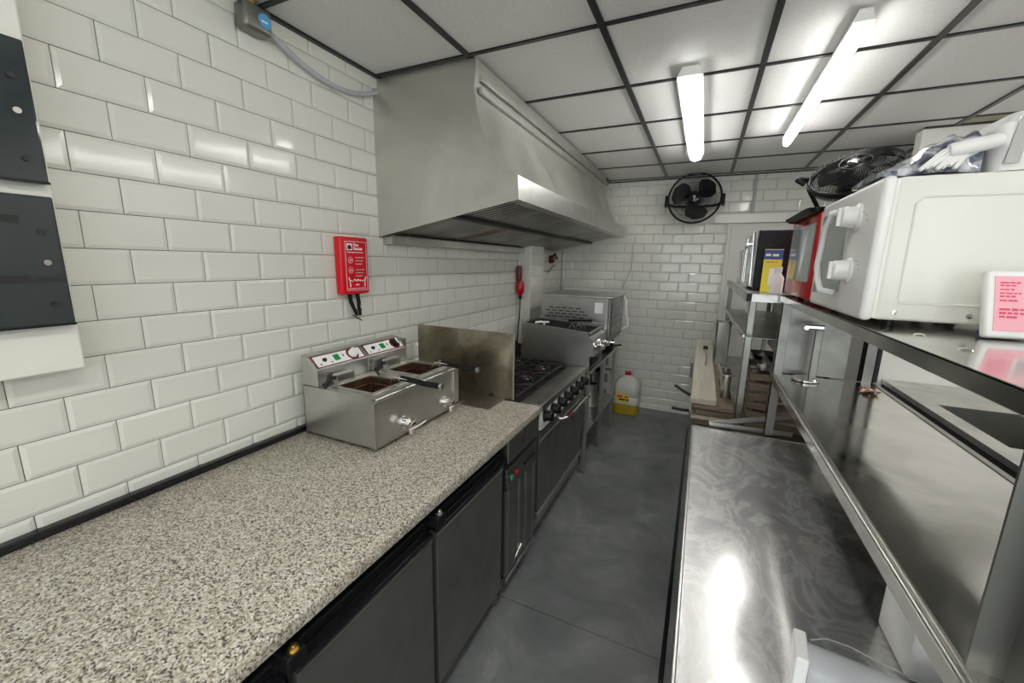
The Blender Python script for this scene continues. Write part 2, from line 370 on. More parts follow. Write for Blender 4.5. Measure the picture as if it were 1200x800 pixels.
for a_, b_ in ((2.35, 2.47),): MB().prism([(-1.50, 1.8245), (-1.20, 1.8845), (-1.20, 1.8830), (-1.50, 1.823)], 'y', a_, b_).build('rust_stain', 'steel_brown', t)
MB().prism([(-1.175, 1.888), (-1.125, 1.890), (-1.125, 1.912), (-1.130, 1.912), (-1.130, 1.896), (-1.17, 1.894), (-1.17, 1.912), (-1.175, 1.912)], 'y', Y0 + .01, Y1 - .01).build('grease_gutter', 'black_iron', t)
fy = Y0 + .012
for k in range(4):
    L_ = .448
    f_ = MB()
    A, B_ = Vector((-.81, 0, 1.985)), Vector((-1.14, 0, 1.925)); n_ = Vector((-.06, 0, .25)).normalized()
    mt_ = frame((A.x, fy, A.z), (B_ - A), (0, 1, 0))
    ln = (B_ - A).length
    f_.box(0, ln, 0, .018, -.02, .02, mt_).box(0, ln, L_ - .020, L_ - .002, -.02, .02, mt_).box(0, .015, 0, L_ - .002, -.02, .02, mt_).box(ln - .015, ln, 0, L_ - .002, -.02, .02, mt_)
    fo = f_.build('filter', 'steel_front', t)
    for q in range(8):
        yy = .028 + q * .051
        MB().prism([(yy, .0185), (yy + .026, .0195), (yy + .026, .0200), (yy, .0190)], 'x', .014, ln - .014).build('baffle', 'steel', fo).matrix_local = mt_
    MB().box(.012, ln - .012, .01, L_ - .01, .0155, .017, mt_).build('gap_shade', 'black_iron', fo)  # black sheet standing in for the shade between the baffles
    fy += L_
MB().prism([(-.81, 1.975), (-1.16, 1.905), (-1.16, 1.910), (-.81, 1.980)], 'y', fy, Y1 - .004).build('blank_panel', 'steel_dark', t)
rebase(t, (XL, Y0, 1.8))

# ---------------------------------------------------------------- left worktop
wt = MB().bbox(XL + .004, -.735, -.35, 1.985, .868, .906, .004).build('worktop', 'granite')
tag(wt, 'speckled beige granite-effect worktop running along the white tiled wall', 'worktop')

# undercounter fridge
t = thing('undercounter_fridge', 'black and dark steel undercounter fridge with flat doors below the worktop', 'fridge')
box('body', 'black_gloss', t, -1.52, -.80, -.35, 1.575, .08, .864, bev=.003)
box('plinth', 'rubber_black', t, -1.50, -.84, -.33, 1.56, .0, .08)
box('top_rail', 'black_gloss', t, -.80, -.762, -.35, 1.575, .838, .864, bev=.005)
for i, (a_, b_) in enumerate(((-.33, .462), (.492, 1.012), (1.042, 1.558))):
    d_ = box('door', 'steel_door', t, -.80, -.760, a_, b_, .085, .735, bev=.003)
    box('door_edge', 'steel', d_, -.7605, -.7565, a_, b_, .729, .7375, bev=.001)
    hb = MB().prism([(-.80, .742), (-.770, .742), (-.752, .752), (-.752, .762), (-.776, .768), (-.780, .800), (-.764, .812), (-.764, .822), (-.80, .824)], 'y', a_ + .004, b_ - .004).build('handle_rail', 'black_gloss', d_, bev=.002)
for y_, mm in ((.477, 'brass'), (1.028, 'chrome')):
    hk = MB().box(-.80, -.727, y_ - .024, y_ + .024, .784, .828).build('hinge_block', 'black_plastic', t, bev=.006)
    MB().cyl((-.741, y_, .828), (-.741, y_, .832), .0135, n=16).cyl((-.741, y_, .832), (-.741, y_, .840), .0105, n=6).cyl((-.741, y_, .840), (-.741, y_, .844), .0055, n=10).build('hinge_bolt', mm, hk)
for y_ in (.1, 1.54): MB().cyl((-.79, y_, 0), (-.79, y_, .08), .018).build('foot', 'steel_front', t)
rebase(t, (-1.1, .6, 0))

# warming / washer cabinet at the end of the worktop
t = thing('glasswasher', 'slim steel machine with green and red buttons at the end of the worktop', 'glasswasher')
box('body', 'steel_dark', t, -1.5, -.80, 1.59, 1.978, .08, .864, bev=.003)
box('top_fascia', 'steel_front', t, -.80, -.745, 1.592, 1.978, .742, .864, bev=.004)
box('recess', 'black_iron', t, -.80, -.782, 1.6, 1.97, .708, .742)
cp = MB().prism([(-.80, .595), (-.748, .60), (-.758, .708), (-.80, .708)], 'y', 1.594, 1.976).build('control_strip', 'steel_front', t, bev=.002)
for y_, mm in ((1.645, 'green_lamp'), (1.70, 'red_lamp')):
    MB().box(-.756, -.744, y_ - .011, y_ + .011, .636, .660).build('button', mm, cp, bev=.003)
print_line(.15, .018, frame((-.7500, 1.79, .642), (0, 1, 0), (-.09, 0, 1)), 'ink_black', 'lettering', cp, 4)
dr = box('door', 'steel_dark', t, -.80, -.760, 1.60, 1.972, .115, .590, bev=.003)
for y_ in (1.61, 1.74, 1.83, 1.94): box('door_rib', 'steel_front', dr, -.762, -.752, y_, y_ + .018, .13, .585, bev=.002)
MB().cyl((-.75, 1.70, .16), (-.75, 1.78, .19), .009).build('latch', 'chrome', dr)
box('bottom_rail', 'steel_front', t, -.80, -.750, 1.592, 1.978, .085, .108, bev=.002)
for y_ in (1.63, 1.94):
    for x_ in (-1.4, -.80): MB().cyl((x_, y_, 0), (x_, y_, .085), .016).build('foot', 'steel_front', t)
rebase(t, (-1.1, 1.78, 0))

# ---------------------------------------------------------------- splash guard
t = thing('splash_guard', 'bent stained stainless sheet standing on the worktop beside the hob', 'splash guard', (-1.24, 2.0, .907))
MB().box(-.335, .325, -.0015, .0015, 0, .385).build('upright_sheet', 'steel_sooty', t)
MB().box(-.30, .275, -.20, 0, 0, .002).build('base_flange', 'steel_front', t)
MB().box(.3225, .3285, -.004, .004, 0, .385).build('folded_edge', 'steel', t)

# ---------------------------------------------------------------- double fryer
t = thing('double_fryer', 'stainless steel countertop double deep fryer on the granite-effect worktop', 'deep fryer')
X0, X1, FY0, FY1, Z0, Z1 = -1.545, -1.135, 1.155, 1.755, .918, 1.128
bd = MB().box(X0, X1, FY0, FY1, Z0, Z0 + .003).box(X0, X0 + .003, FY0, FY1, Z0, Z1).box(X1 - .003, X1, FY0, FY1, Z0, Z1).box(X0, X1, FY0, FY0 + .003, Z0, Z1).box(X0, X1, FY1 - .003, FY1, Z0, Z1)
body = bd.build('body', 'steel', t)
box('corner_strip', 'steel', body, X1 - .03, X1 + .001, FY0 - .0025, FY0, Z0, Z1, bev=.0008)
box('corner_strip', 'steel', body, X1 - .002, X1 + .012, FY1 - .045, FY1 - .002, Z0, Z1, bev=.003)
for x_ in (X0 + .04, X1 - .04):
    for y_ in (FY0 + .04, FY1 - .04): MB().cyl((x_, y_, .906), (x_, y_, Z0), .016).build('foot', 'rubber_black', t)
TK = []
rim = MB()
tanks = ((FY0 + .045, FY0 + .245), (FY0 + .355, FY0 + .555)); tx0, tx1 = -1.39, -1.185
rim.box(X0, tx0, FY0 - .003, FY1 + .003, Z1, Z1 + .006).box(tx1, X1 + .004, FY0 - .003, FY1 + .003, Z1, Z1 + .006)
prev = FY0 - .003
for a_, b_ in tanks: rim.box(tx0, tx1, prev, a_, Z1, Z1 + .006); prev = b_
rim.box(tx0, tx1, prev, FY1 + .003, Z1, Z1 + .006)
rim.cyl((X1 + .002, FY0 - .003, Z1), (X1 + .002, FY1 + .003, Z1), .011, n=12)
rim.build('top_rim', 'steel', t)
for a_, b_ in tanks:
    q = MB()
    for args in ((tx0, tx0 + .003, a_, b_, Z0 + .02, Z1 + .012), (tx1 - .003, tx1, a_, b_, Z0 + .02, Z1 + .012), (tx0, tx1, a_, a_ + .003, Z0 + .02, Z1 + .012), (tx0, tx1, b_ - .003, b_, Z0 + .02, Z1 + .012), (tx0, tx1, a_, b_, Z0 + .02, Z0 + .023)): q.box(*args)
    tk = q.build('tank', 'steel_brown', t)
    q = MB(); x0_, x1_ = tx0 - .012, tx1 + .012
    for args in ((x0_, tx0 + .004, a_ - .012, b_ + .012), (tx1 - .004, x1_, a_ - .012, b_ + .012), (tx0, tx1, a_ - .012, a_ + .004), (tx0, tx1, b_ - .004, b_ + .012)): q.box(args[0], args[1], args[2], args[3], Z1 + .006, Z1 + .013)
    q.build('tank_rim', 'steel', tk)
    # wire basket
    bk = MB(); zb = Z1 - .10; ix0, ix1, iy0, iy1 = tx0 + .015, tx1 - .015, a_ + .015, b_ - .015
    for i in range(9):
        y_ = iy0 + (iy1 - iy0) * i / 8; bk.tube([(ix0, y_, Z1 - .02), (ix0, y_, zb), (ix1, y_, zb), (ix1, y_, Z1 - .02)], .0009, 4)
    for i in range(9):
        x_ = ix0 + (ix1 - ix0) * i / 8; bk.tube([(x_, iy0, Z1 - .02), (x_, iy0, zb), (x_, iy1, zb), (x_, iy1, Z1 - .02)], .0009, 4)
    for z_ in (Z1 - .02, Z1 - .05, Z1 - .08): bk.tube([(ix0, iy0, z_), (ix1, iy0, z_), (ix1, iy1, z_), (ix0, iy1, z_)], .0015, 5, closed=True)
    bk.build('wire_basket', 'copper_dirty', t)
    # basket handle
    yc = b_ - .045
    hh = MB()
    for s_ in (-.018, .018): hh.tube([(tx1 - .03, yc + s_, Z1 + .012), (tx1 - .01, yc + s_, Z1 + .045), (X1 + .01, yc + s_ * .5, Z1 + .040)], .003, 6)
    ho = hh.build('handle_wire', 'chrome', t)
    MB().tube([(X1 - .03, yc, Z1 + .040), (X1 + .03, yc, Z1 + .037), (X1 + .10, yc + .005, Z1 + .030), (X1 + .165, yc + .012, Z1 + .028)], .0125, 10).build('grip', 'black_plastic', ho)
    MB().cyl((X1 + .165, yc + .012, Z1 + .028), (X1 + .178, yc + .013, Z1 + .028), .0135, n=12).build('grip_cap', 'steel', ho)
    # basket bracket behind the tank
    MB().box(-1.435, -1.405, a_ + .02, a_ + .12, Z1 + .006, Z1 + .055).build('element_cover', 'steel', t, bev=.003)
    MB().tube([(-1.42, a_ + .02, Z1 + .04), (-1.40, a_ - .02, Z1 + .05), (-1.41, a_ - .04, Z1 + .02), (-1.44, a_ - .02, Z1 + .015)], .009, 8).build('lift_arm', 'black_plastic', t)
    # drain tap
    yt = (a_ + b_) / 2 + .03
    dt = MB().cyl((X1, yt, .975), (X1 + .006, yt, .975), .030, n=20).cyl((X1, yt, .975), (X1 + .05, yt, .975), .016, n=16).lathe([(.016, .02), (.026, .026), (.026, .042), (.016, .048)], (X1, yt, .975), (1, 0, 0), 6).cyl((X1 + .036, yt, .975), (X1 + .040, yt - .004, .930), .012).build('drain_tap', 'chrome', t)
    MB().tube([(X1 + .045, yt - .03, .960), (X1 + .058, yt + .01, .965), (X1 + .066, yt + .060, .975)], .0075, 8).build('lever', 'chrome', dt)
# control heads
for k, (a_, b_) in enumerate(((FY0 + .005, FY0 + .298), (FY0 + .2985, FY0 + .585))):
    pr = [(X0 - .005, Z1 + .006), (-1.455, Z1 + .006), (-1.455, Z1 + .082), (-1.51, Z1 + .135), (X0 - .005, Z1 + .140)]
    hd = MB().prism(pr, 'y', a_, b_).build('control_head', 'steel', t, bev=.004)
    u = Vector((-.055, 0, .053)).normalized(); org = Vector((-1.455, 0, Z1 + .082)); nrm = Vector((.053, 0, .055)).normalized()
    fm = frame((org.x + nrm.x * .0006, a_, org.z + nrm.z * .0006), (0, 1, 0), u)
    W_ = b_ - a_
    MB().box(.012, W_ - .012, .006, .070, 0, .001, fm).build('label_plate', 'dark_red', hd)
    MB().box(.016, W_ - .016, .010, .066, .001, .0016, fm).build('label_face', 'ink_white', hd)
    MB().lathe([(0, .009), (.008, .009), (.011, .001)], fm @ Vector((.065, .040, 0)), nrm, 12).build('indicator', 'ink_black', hd)
    MB().box(.115, .143, .024, .054, .001, .006, fm).build('rocker_switch', 'green_lamp', hd, bev=.001)
    MB().box(.165, .172, .036, .048, .001, .003, fm).build('indicator', 'green_lamp', hd)
    MB().lathe([(0, .004), (.031, .004), (.033, .001)], fm @ Vector((.222, .038, 0)), nrm, 24).build('knob_ring', 'dark_red', hd)
    kn = MB().lathe([(0, .024), (.018, .024), (.021, .020), (.023, .004)], fm @ Vector((.222, .038, 0)), nrm, 20).build('knob', 'white_plastic' if k == 0 else 'black_plastic', hd)
    MB().box(.218, .226, .020, .056, .024, .029, fm).build('knob_pointer', 'white_plastic', kn)
    for u_ in (.032, .090): MB().box(u_, u_ + .008, .018, .024, .001, .002, fm).build('symbol', 'ink_black', hd)
box('mains_box', 'steel_dark', t, X0, -1.49, FY1 - .015, FY1 + .03, Z1 + .05, Z1 + .12, bev=.004)
rebase(t, (-1.34, 1.455, .906))

# ---------------------------------------------------------------- fire blanket
t = thing('fire_blanket', 'red fire blanket box with white print and black pull tapes on tiled wall', 'fire blanket')
X_ = XL + .002; fx = -1.555
MB().bbox(X_, fx, 1.415, 1.590, 1.510, 1.785, .008, 3).build('case', 'red_plastic', t)
F = frame((fx + .0004, 1.415, 1.51), (0, 1, 0), (0, 0, 1))
q = MB()
for a in ((.028, .162, .018, .020), (.028, .162, .252, .254), (.028, .030, .018, .254), (.160, .162, .018, .254)): q.box(a[0], a[1], a[2], a[3], 0, .0006, F)
q.build('printed_border', 'ink_white', t)
MB().box(.038, .072, .212, .244, 0, .0006, F).build('pictogram_panel', 'ink_white', t)
MB().prism([(.043, .217), (.067, .217), (.067, .230), (.055, .239), (.043, .230)], 'x', 0, 1).build('pictogram', 'ink_black', t).data.transform(Matrix.Identity(4))
po = kids(t)[-1]; me = po.data
for vtx in me.vertices: a_, b_, c_ = vtx.co.x, vtx.co.y, vtx.co.z; vtx.co = F @ Vector((b_, c_, .0007 + .0004 * a_))
text('Fire', .020, F @ Matrix.Translation((.080, .231, .0002)), 'ink_white', 'lettering', t, bold=.0006)
text('Blanket', .0185, F @ Matrix.Translation((.080, .214, .0002)), 'ink_white', 'lettering', t, bold=.0006)
print_line(.10, .0045, F @ Matrix.Translation((.040, .200, .0002)), 'ink_white', 'lettering', t)
for i in range(6):
    print_line(.062 - .010 * (i % 3), .0036, F @ Matrix.Translation((.088, .176 - .0155 * i - (.012 if i > 2 else 0), .0002)), 'ink_white', 'lettering', t, i)
for (cx, cy) in ((.058, .165), (.058, .117)):
    q = MB()
    q.tube([F @ Vector((cx + .013 * math.cos(a), cy + .015 * math.sin(a), .0005)) for a in [k * PI / 8 for k in range(16)]], .0009, 4, closed=True)
    q.tube([F @ Vector(p) for p in ((cx - .006, cy - .01, .0005), (cx, cy + .006, .0005), (cx + .008, cy - .004, .0005))], .0014, 4)
    q.build('pictogram', 'ink_white', t)
for cx, sg in ((.052, 1), (.095, 0), (.140, -1)):
    q = MB()
    if sg: q.tube([F @ Vector(p) for p in ((cx - sg * .012, .084, .0005), (cx - sg * .004, .066, .0005), (cx - sg * .002, .036, .0005))], .0026, 4).tube([F @ Vector(p) for p in ((cx - sg * .002, .070, .0005), (cx + sg * .016, .062, .0005))], .002, 4)
    else: q.tube([F @ Vector((cx - .022 + .044 * k / 8, .068 + .004 * math.sin(k * 1.6), .0005)) for k in range(9)], .003, 4).tube([F @ Vector((cx - .010 + .020 * k / 4, .044 + .004 * (k % 2), .0005)) for k in range(5)], .003, 4)
    q.build('pictogram', 'ink_white', t)
print_line(.112, .0036, F @ Matrix.Translation((.036, .026, .0002)), 'ink_white', 'lettering', t)
for yy, dy in ((1.462, .026), (1.512, -.004)):
    q = MB(); pts = [(yy, 1.512), (yy + .004, 1.470), (yy + dy * .6 + .004, 1.435), (yy + dy + .01, 1.40)]
    for i in range(3):
        (a, za), (b, zb) = pts[i], pts[i + 1]; x_ = -1.575 + .004 * i
        q.add([(x_, a, za), (x_, a + .026, za), (x_ + .004, b + .024 - i * .004, zb), (x_ + .004, b, zb), (x_ - .003, a, za), (x_ - .003, a + .026, za), (x_ + .001, b + .024 - i * .004, zb), (x_ + .001, b, zb)],
              [(0, 1, 2, 3), (7, 6, 5, 4), (0, 3, 7, 4), (1, 5, 6, 2), (0, 4, 5, 1), (3, 2, 6, 7)])
    q.build('pull_tape', 'black_plastic', t)
MB().tube([(-1.572, 1.486, 1.405), (-1.57, 1.515, 1.385), (-1.568, 1.54, 1.372)], .003, 6).build('tape_tip', 'black_plastic', t)
rebase(t, (XL, 1.5, 1.51))

# ---------------------------------------------------------------- distribution board
t = thing('distribution_board', 'white wall-mounted electrical distribution board with two smoked windows', 'fuse box')
box('case', 'white_enamel', t, XL, -1.52, -.12, .482, 1.372, 2.50, bev=.005)
for z0_, z1_ in ((1.497, 1.817), (1.846, 2.166)):
    wo = box('smoked_cover', 'smoked_glass', t, -1.518, -1.490, .02, .470, z0_, z1_, bev=.004)
    box('hinge_strip', 'black_plastic', wo, -1.4905, -1.487, .02, .47, z0_, z0_ + .006)
    for zz in (.055, .16, .235): MB().cyl((-1.489, .438, z0_ + zz), (-1.485, .438, z0_ + zz), .007, n=12).build('screw', 'steel_front' if zz == .16 else 'ink_black', wo)
    for zz in (.13, .27): box('breaker_rail', 'black_iron', wo, -1.4905, -1.4885, .02, .405, z0_ + zz - .018, z0_ + zz)
rebase(t, (XL, .18, 1.372))

# junction box and conduit
t = thing('junction_box', 'small grey socket box with round blue label below the black ceiling edge', 'junction box')
MB().bbox(XL + .002, -1.535, 1.045, 1.150, 2.478, 2.565, .014, 3).build('case', 'steel_dark', t)
MB().cyl((-1.537, 1.118, 2.520), (-1.533, 1.118, 2.520), .024, n=24).build('round_label', 'blue_print', t)
print_line(.03, .007, frame((-1.5328, 1.104, 2.514), (0, 1, 0), (0, 0, 1)), 'ink_white', 'lettering', t)
MB().cyl((-1.565, 1.09, 2.565), (-1.565, 1.09, 2.590), .016).build('cable_gland', 'brass', t)
rebase(t, (XL, 1.1, 2.52))
pts = []
for i in range(17):
    s_ = i / 16; pts.append((-1.575, 1.15 + s_ * .60, 2.515 - .10 * math.sin(PI * s_ * .8) + .06 * s_ * s_))
tag(MB().tube(pts, .011, 8).build('conduit', 'cable_grey'), 'grey flexible cable sagging along the tiles from the junction box to the hood', 'cable')

# ---------------------------------------------------------------- gas range
t = thing('gas_range', 'stainless steel gas range with black pan supports and oven door', 'cooker')
RY0, RY1, RX = 2.005, 2.955, -.765
box('body', 'steel_front', t, -1.50, RX, RY0, RY1, .12, .862, bev=.003)
box('hob_tray', 'black_iron', t, -1.50, -.885, RY0, RY1, .862, .874)
MB().prism([(-.885, .862), (-.885, .890), (-.78, .905), (-.745, .903), (-.742, .872), (RX, .868), (RX, .862)], 'y', RY0, RY1).build('front_ledge', 'steel_front', t, bev=.003)
MB().box(-.744, -.738, RY0, RY1, .868, .904).build('ledge_edge', 'steel', t, bev=.002)
kp = MB().prism([(RX, .862), (-.752, .862), (-.742, .755), (RX, .750)], 'y', RY0 + .004, RY1 - .004).build('knob_panel', 'white_gloss', t)
for i in range(7):
    y_ = RY0 + .075 + i * .130
    kb = MB().lathe([(0, .046), (.025, .046), (.030, .038), (.033, .004), (.040, 0)], (-.747, y_, .818), (1, 0, .09), 16).build('knob', 'black_plastic', kp)
    MB().box(-.703, -.694, y_ - .006, y_ + .006, .798, .842).build('knob_grip', 'black_plastic', kb)
od = box('oven_door', 'steel_dark', t, RX, -.750, RY0 + .01, RY1 - .01, .235, .735, bev=.004)
box('door_top_edge', 'steel', od, -.752, -.744, RY0 + .01, RY1 - .01, .675, .690, bev=.002)
ha = MB().tube([(-.752, 2.36, .700), (-.715, 2.37, .705), (-.700, 2.40, .706), (-.700, 2.86, .706), (-.715, 2.89, .705), (-.752, 2.90, .700)], .010, 10).build('oven_handle', 'chrome', od)
MB().cyl((-.700, 2.40, .706), (-.700, 2.47, .706), .015, n=12).build('handle_sleeve', 'dark_red', ha)
box('kick_strip', 'steel', t, RX, -.748, RY0 + .005, RY1 - .005, .195, .228, bev=.003)
box('plinth', 'black_iron', t, -1.46, -.80, RY0 + .02, RY1 - .02, .05, .195)
for y_ in (RY0 + .05, RY1 - .05):
    for x_ in (-1.42, -.83): MB().cyl((x_, y_, 0), (x_, y_, .12), .02).build('foot', 'steel_front', t)
for i in range(3):
    y0_ = RY0 + .02 + i * .308; yc = y0_ + .15
    for xc in (-1.34, -1.05):
        bu = MB().lathe([(.062, 0), (.062, .010), (.046, .014), (.046, .020), (0, .020)], (xc, yc, .874), n=20).build('burner', 'black_iron', t)
        MB().lathe([(.040, 0), (.044, .004), (.040, .010), (0, .012)], (xc, yc, .893), n=20).build('burner_cap', 'copper_dirty' if (i + (xc < -1.2)) % 2 == 0 else 'steel', bu)
        q = MB(); z_ = .916
        q.tube([(xc - .135, yc - .140, z_), (xc + .135, yc - .140, z_), (xc + .135, yc + .140, z_), (xc - .135, yc + .140, z_)], .007, 6, closed=True)
        q.tube([(xc + .07 * math.cos(k * PI / 8), yc + .07 * math.sin(k * PI / 8), z_) for k in range(16)], .006, 6, closed=True)
        for k in range(8):
            a = k * PI / 4; e = .135 / max(abs(math.cos(a)), abs(math.sin(a)))
            q.tube([(xc + .045 * math.cos(a), yc + .045 * math.sin(a), z_ + .006), (xc + .09 * math.cos(a), yc + .09 * math.sin(a), z_ + .008), (xc + e * math.cos(a), yc + e * math.sin(a), z_)], .0065, 6)
        for sx in (-.13, .13):
            for sy in (-.135, .135): q.cyl((xc + sx, yc + sy, .874), (xc + sx, yc + sy, z_), .008, n=8)
        q.build('pan_support', 'black_iron', t)
rebase(t, (-1.12, 2.48, 0))

# ---------------------------------------------------------------- chargrill on a stand
st = thing('equipment_stand', 'open steel stand carrying the chargrill and the small oven', 'stand')
SY0, SY1 = 3.00, 4.12
box('top', 'steel_front', st, -1.40, -.72, SY0, SY1, .835, .862, bev=.003)
box('lower_shelf', 'steel_front', st, -1.38, -.73, SY0 + .01, SY1 - .01, .325, .345, bev=.003)
for x_ in (-1.375, -.745):
    for y_ in (SY0 + .02, 3.56, SY1 - .02): MB().bbox(x_ - .017, x_ + .017, y_ - .017, y_ + .017, .012, .835, .003, 1).build('leg', 'steel', st)
for y_ in (SY0 + .02, SY1 - .02): MB().box(-1.375, -.745, y_ - .01, y_ + .01, .60, .625).build('cross_bar', 'steel_front', st)
for y_ in (3.12, 3.95): MB().cyl((-.745, y_, .62), (-.735, y_, .62), .012).build('bolt', 'chrome', st)
rebase(st, (-1.06, 3.56, 0))

t = thing('chargrill', 'stainless steel chargrill with chrome knobs behind the gas hob', 'grill')
gx0, gx1 = -1.295, -.705
prof = [(gx0, .866), (gx0, 1.208), (gx1 - .03, 1.165), (gx1 - .03, 1.135), (gx1, 1.120), (gx1 + .012, .990), (gx1 - .02, .985), (gx1 - .02, .866)]
for a_ in (2.965, 3.385): MB().prism(prof, 'y', a_, a_ + .004).build('side_panel', 'steel_front', t)
MB().prism([(gx1 - .03, 1.155), (gx1 - .03, 1.135), (gx1, 1.120), (gx1 + .012, .990), (gx1 - .02, .985), (gx1 - .03, 1.10)], 'y', 2.969, 3.385).build('front_panel', 'steel', t, bev=.002)
MB().box(gx0, gx1 - .03, 2.969, 3.385, .87, .88).box(gx0, gx0 + .004, 2.969, 3.385, .88, 1.20).build('tub', 'steel_front', t)
MB().prism([(gx0 + .004, 1.07), (gx1 - .03, 1.07), (gx1 - .03, 1.09), (gx0 + .004, 1.09)], 'y', 2.969, 3.385).build('radiant_tray', 'steel_brown', t)
for k in range(26):
    y_ = 2.978 + k * .0155
    MB().prism([(gx0 + .02, 1.183), (gx1 - .045, 1.145), (gx1 - .045, 1.152), (gx0 + .02, 1.190)], 'y', y_, y_ + .006).build('grill_bar', 'black_iron', t)
for a_ in (2.969, 3.377): MB().prism([(gx0, 1.200), (gx1 - .03, 1.158), (gx1 - .03, 1.168), (gx0, 1.210)], 'y', a_, a_ + .010).build('top_rail', 'steel', t)
MB().box(gx1 - .045, gx1 - .028, 2.965, 3.389, 1.148, 1.166).build('front_rail', 'steel', t, bev=.002)
for i, y_ in enumerate((3.03, 3.12, 3.21, 3.30)):
    for zz in ((1.035,) if i % 2 else (1.06, )):
        kb = MB().lathe([(0, .046), (.020, .046), (.025, .038), (.022, .018), (.032, .012), (.034, 0)], (gx1 + .006, y_, zz), (1, 0, .09), 18).build('knob', 'chrome', t)
        MB().box(gx1 + .050, gx1 + .058, y_ - .004, y_ + .004, zz - .014, zz + .022).build('knob_grip', 'chrome', kb)
rebase(t, (-1.0, 3.18, .866))
q = MB()
for x_, y_ in ((-.93, 3.07), (-.88, 3.08), (-.84, 3.06)):
    q.tube([(x_, y_, 1.175), (x_ + .012, y_ - .01, 1.20), (x_ + .03, y_, 1.212), (x_ + .035, y_ + .03, 1.18)], .0035, 6)
tag(q.build('grill_hooks', 'chrome'), 'bright bent wire hooks lying on the chargrill bars', 'hooks')
q = MB(); q.tube([(-1.21, 3.05, 1.20), (-1.17, 3.09, 1.203), (-1.13, 3.05, 1.197)], .010, 8).tube([(-1.18, 3.08, 1.202), (-1.12, 3.13, 1.200)], .008, 8)
tag(q.build('cloth_rag', 'white_plastic'), 'crumpled white rag on the wall side of the chargrill', 'cloth')
t = thing('grill_scraper', 'black handled scraper resting on the chargrill against the oven', 'scraper', (-.90, 3.28, 1.185))
MB().tube([(-.10, 0, 0.018), (0, .01, .026), (.10, .02, .030)], .009, 8).build('handle', 'black_plastic', t)
MB().box(.10, .19, -.02, .05, .012, .016).build('blade', 'steel', t)

# ---------------------------------------------------------------- countertop oven at the end
t = thing('convection_oven', 'steel convection oven with vented side and glass door beside the back wall', 'oven')
ox0, ox1, oy0, oy1, oz0, oz1 = -1.30, -.70, 3.42, 4.03, .99, 1.395
box('body', 'steel_front', t, ox0, ox1, oy0, oy1, oz0, oz1, bev=.004)
box('top_plate', 'steel', t, ox0 - .01, ox1 + .035, oy0 - .015, oy1 + .015, oz1, oz1 + .016, bev=.003)
for r_ in range(6):
    for c_ in range(7 - (r_ + 1) // 3):
        x_ = ox0 + .04 + c_ * .062 + (r_ % 2) * .03
        if x_ + .045 > -.85: continue
        MB().box(x_, x_ + .045, oy0 - .004, oy0 + .0, oz0 + .17 + r_ * .026, oz0 + .178 + r_ * .026).build('vent_slot', 'black_iron', t)
MB().box(-.815, -.745, oy0 - .002, oy0 - .0003, oz0 + .275, oz0 + .365).build('rating_label', 'white_plastic', t)
box('door_frame', 'steel_dark', t, ox1, ox1 + .020, oy0 + .01, oy1 - .01, oz0 + .03, oz1 - .008, bev=.004)
dg = box('door_glass', 'smoked_glass', t, ox1 + .020, ox1 + .024, oy0 + .055, oy1 - .055, oz0 + .075, oz1 - .05, bev=.001)
for z_ in (.14, .2, .26): box('oven_rack', 'steel', dg, ox1 + .0242, ox1 + .0255, oy0 + .07, oy1 - .07, oz0 + z_, oz0 + z_ + .003)
MB().tube([(ox1 + .02, oy0 + .06, oz0 + .02), (ox1 + .05, oy0 + .07, oz0 + .02), (ox1 + .05, oy1 - .07, oz0 + .02), (ox1 + .02, oy1 - .06, oz0 + .02)], .009, 8).build('handle', 'chrome', t)
for x_ in (-1.24, -.76):
    for y_ in (3.46, 3.99): MB().cyl((x_, y_, .862), (x_, y_, oz0), .018).build('leg', 'black_plastic', t)
rebase(t, (-1.0, 3.72, .862))

# pots on the lower shelf
def pot(x, y, z, r_, h, label, lidm='steel'):
    t = thing('cooking_pot', label, 'pot', (x, y, z), group='pots on the stand')
    MB().lathe([(0, .004), (r_ * .96, .004), (r_, .02), (r_, h), (r_ + .006, h + .004), (r_ + .003, h + .006), (r_ - .004, h), (r_ - .004, .01), (0, .01)], n=28).build('body', 'steel', t)
    for s_ in (-1, 1): MB().tube([(-.04, s_ * r_, h * .8), (-.03, s_ * (r_ + .03), h * .8), (.03, s_ * (r_ + .03), h * .8), (.04, s_ * r_, h * .8)], .005, 6).build('handle', 'chrome', t)
    return t
pot(-.87, 3.16, .345, .098, .38, 'tall stainless stock pot on the stand shelf nearest the range')
pot(-.89, 3.72, .345, .125, .22, 'wide steel pot on the stand shelf, behind the tall stock pot')
t = thing('saucepan', 'small steel saucepan with black handle on top of the wide steel pot', 'saucepan', (-.87, 3.74, .571))
MB().lathe([(0, 0), (.10, 0), (.105, .01), (.105, .12), (.101, .12), (.101, .012), (0, .012)], n=24).build('body', 'steel_front', t)
MB().tube([(.07, .08, .10), (.07, .16, .115), (.06, .22, .12)], .009, 8).build('handle', 'black_plastic', t)
t = thing('frying_pan', 'black handled pan poking out from under the small oven', 'frying pan', (-.84, 3.90, .864))
MB().lathe([(0, 0), (.085, 0), (.11, .035), (.107, .035), (.083, .004), (0, .004)], n=24).build('pan', 'black_iron', t)
MB().tube([(.09, .04, .03), (.13, .06, .035), (.175, .08, .04)], .009, 8).build('handle', 'black_plastic', t)

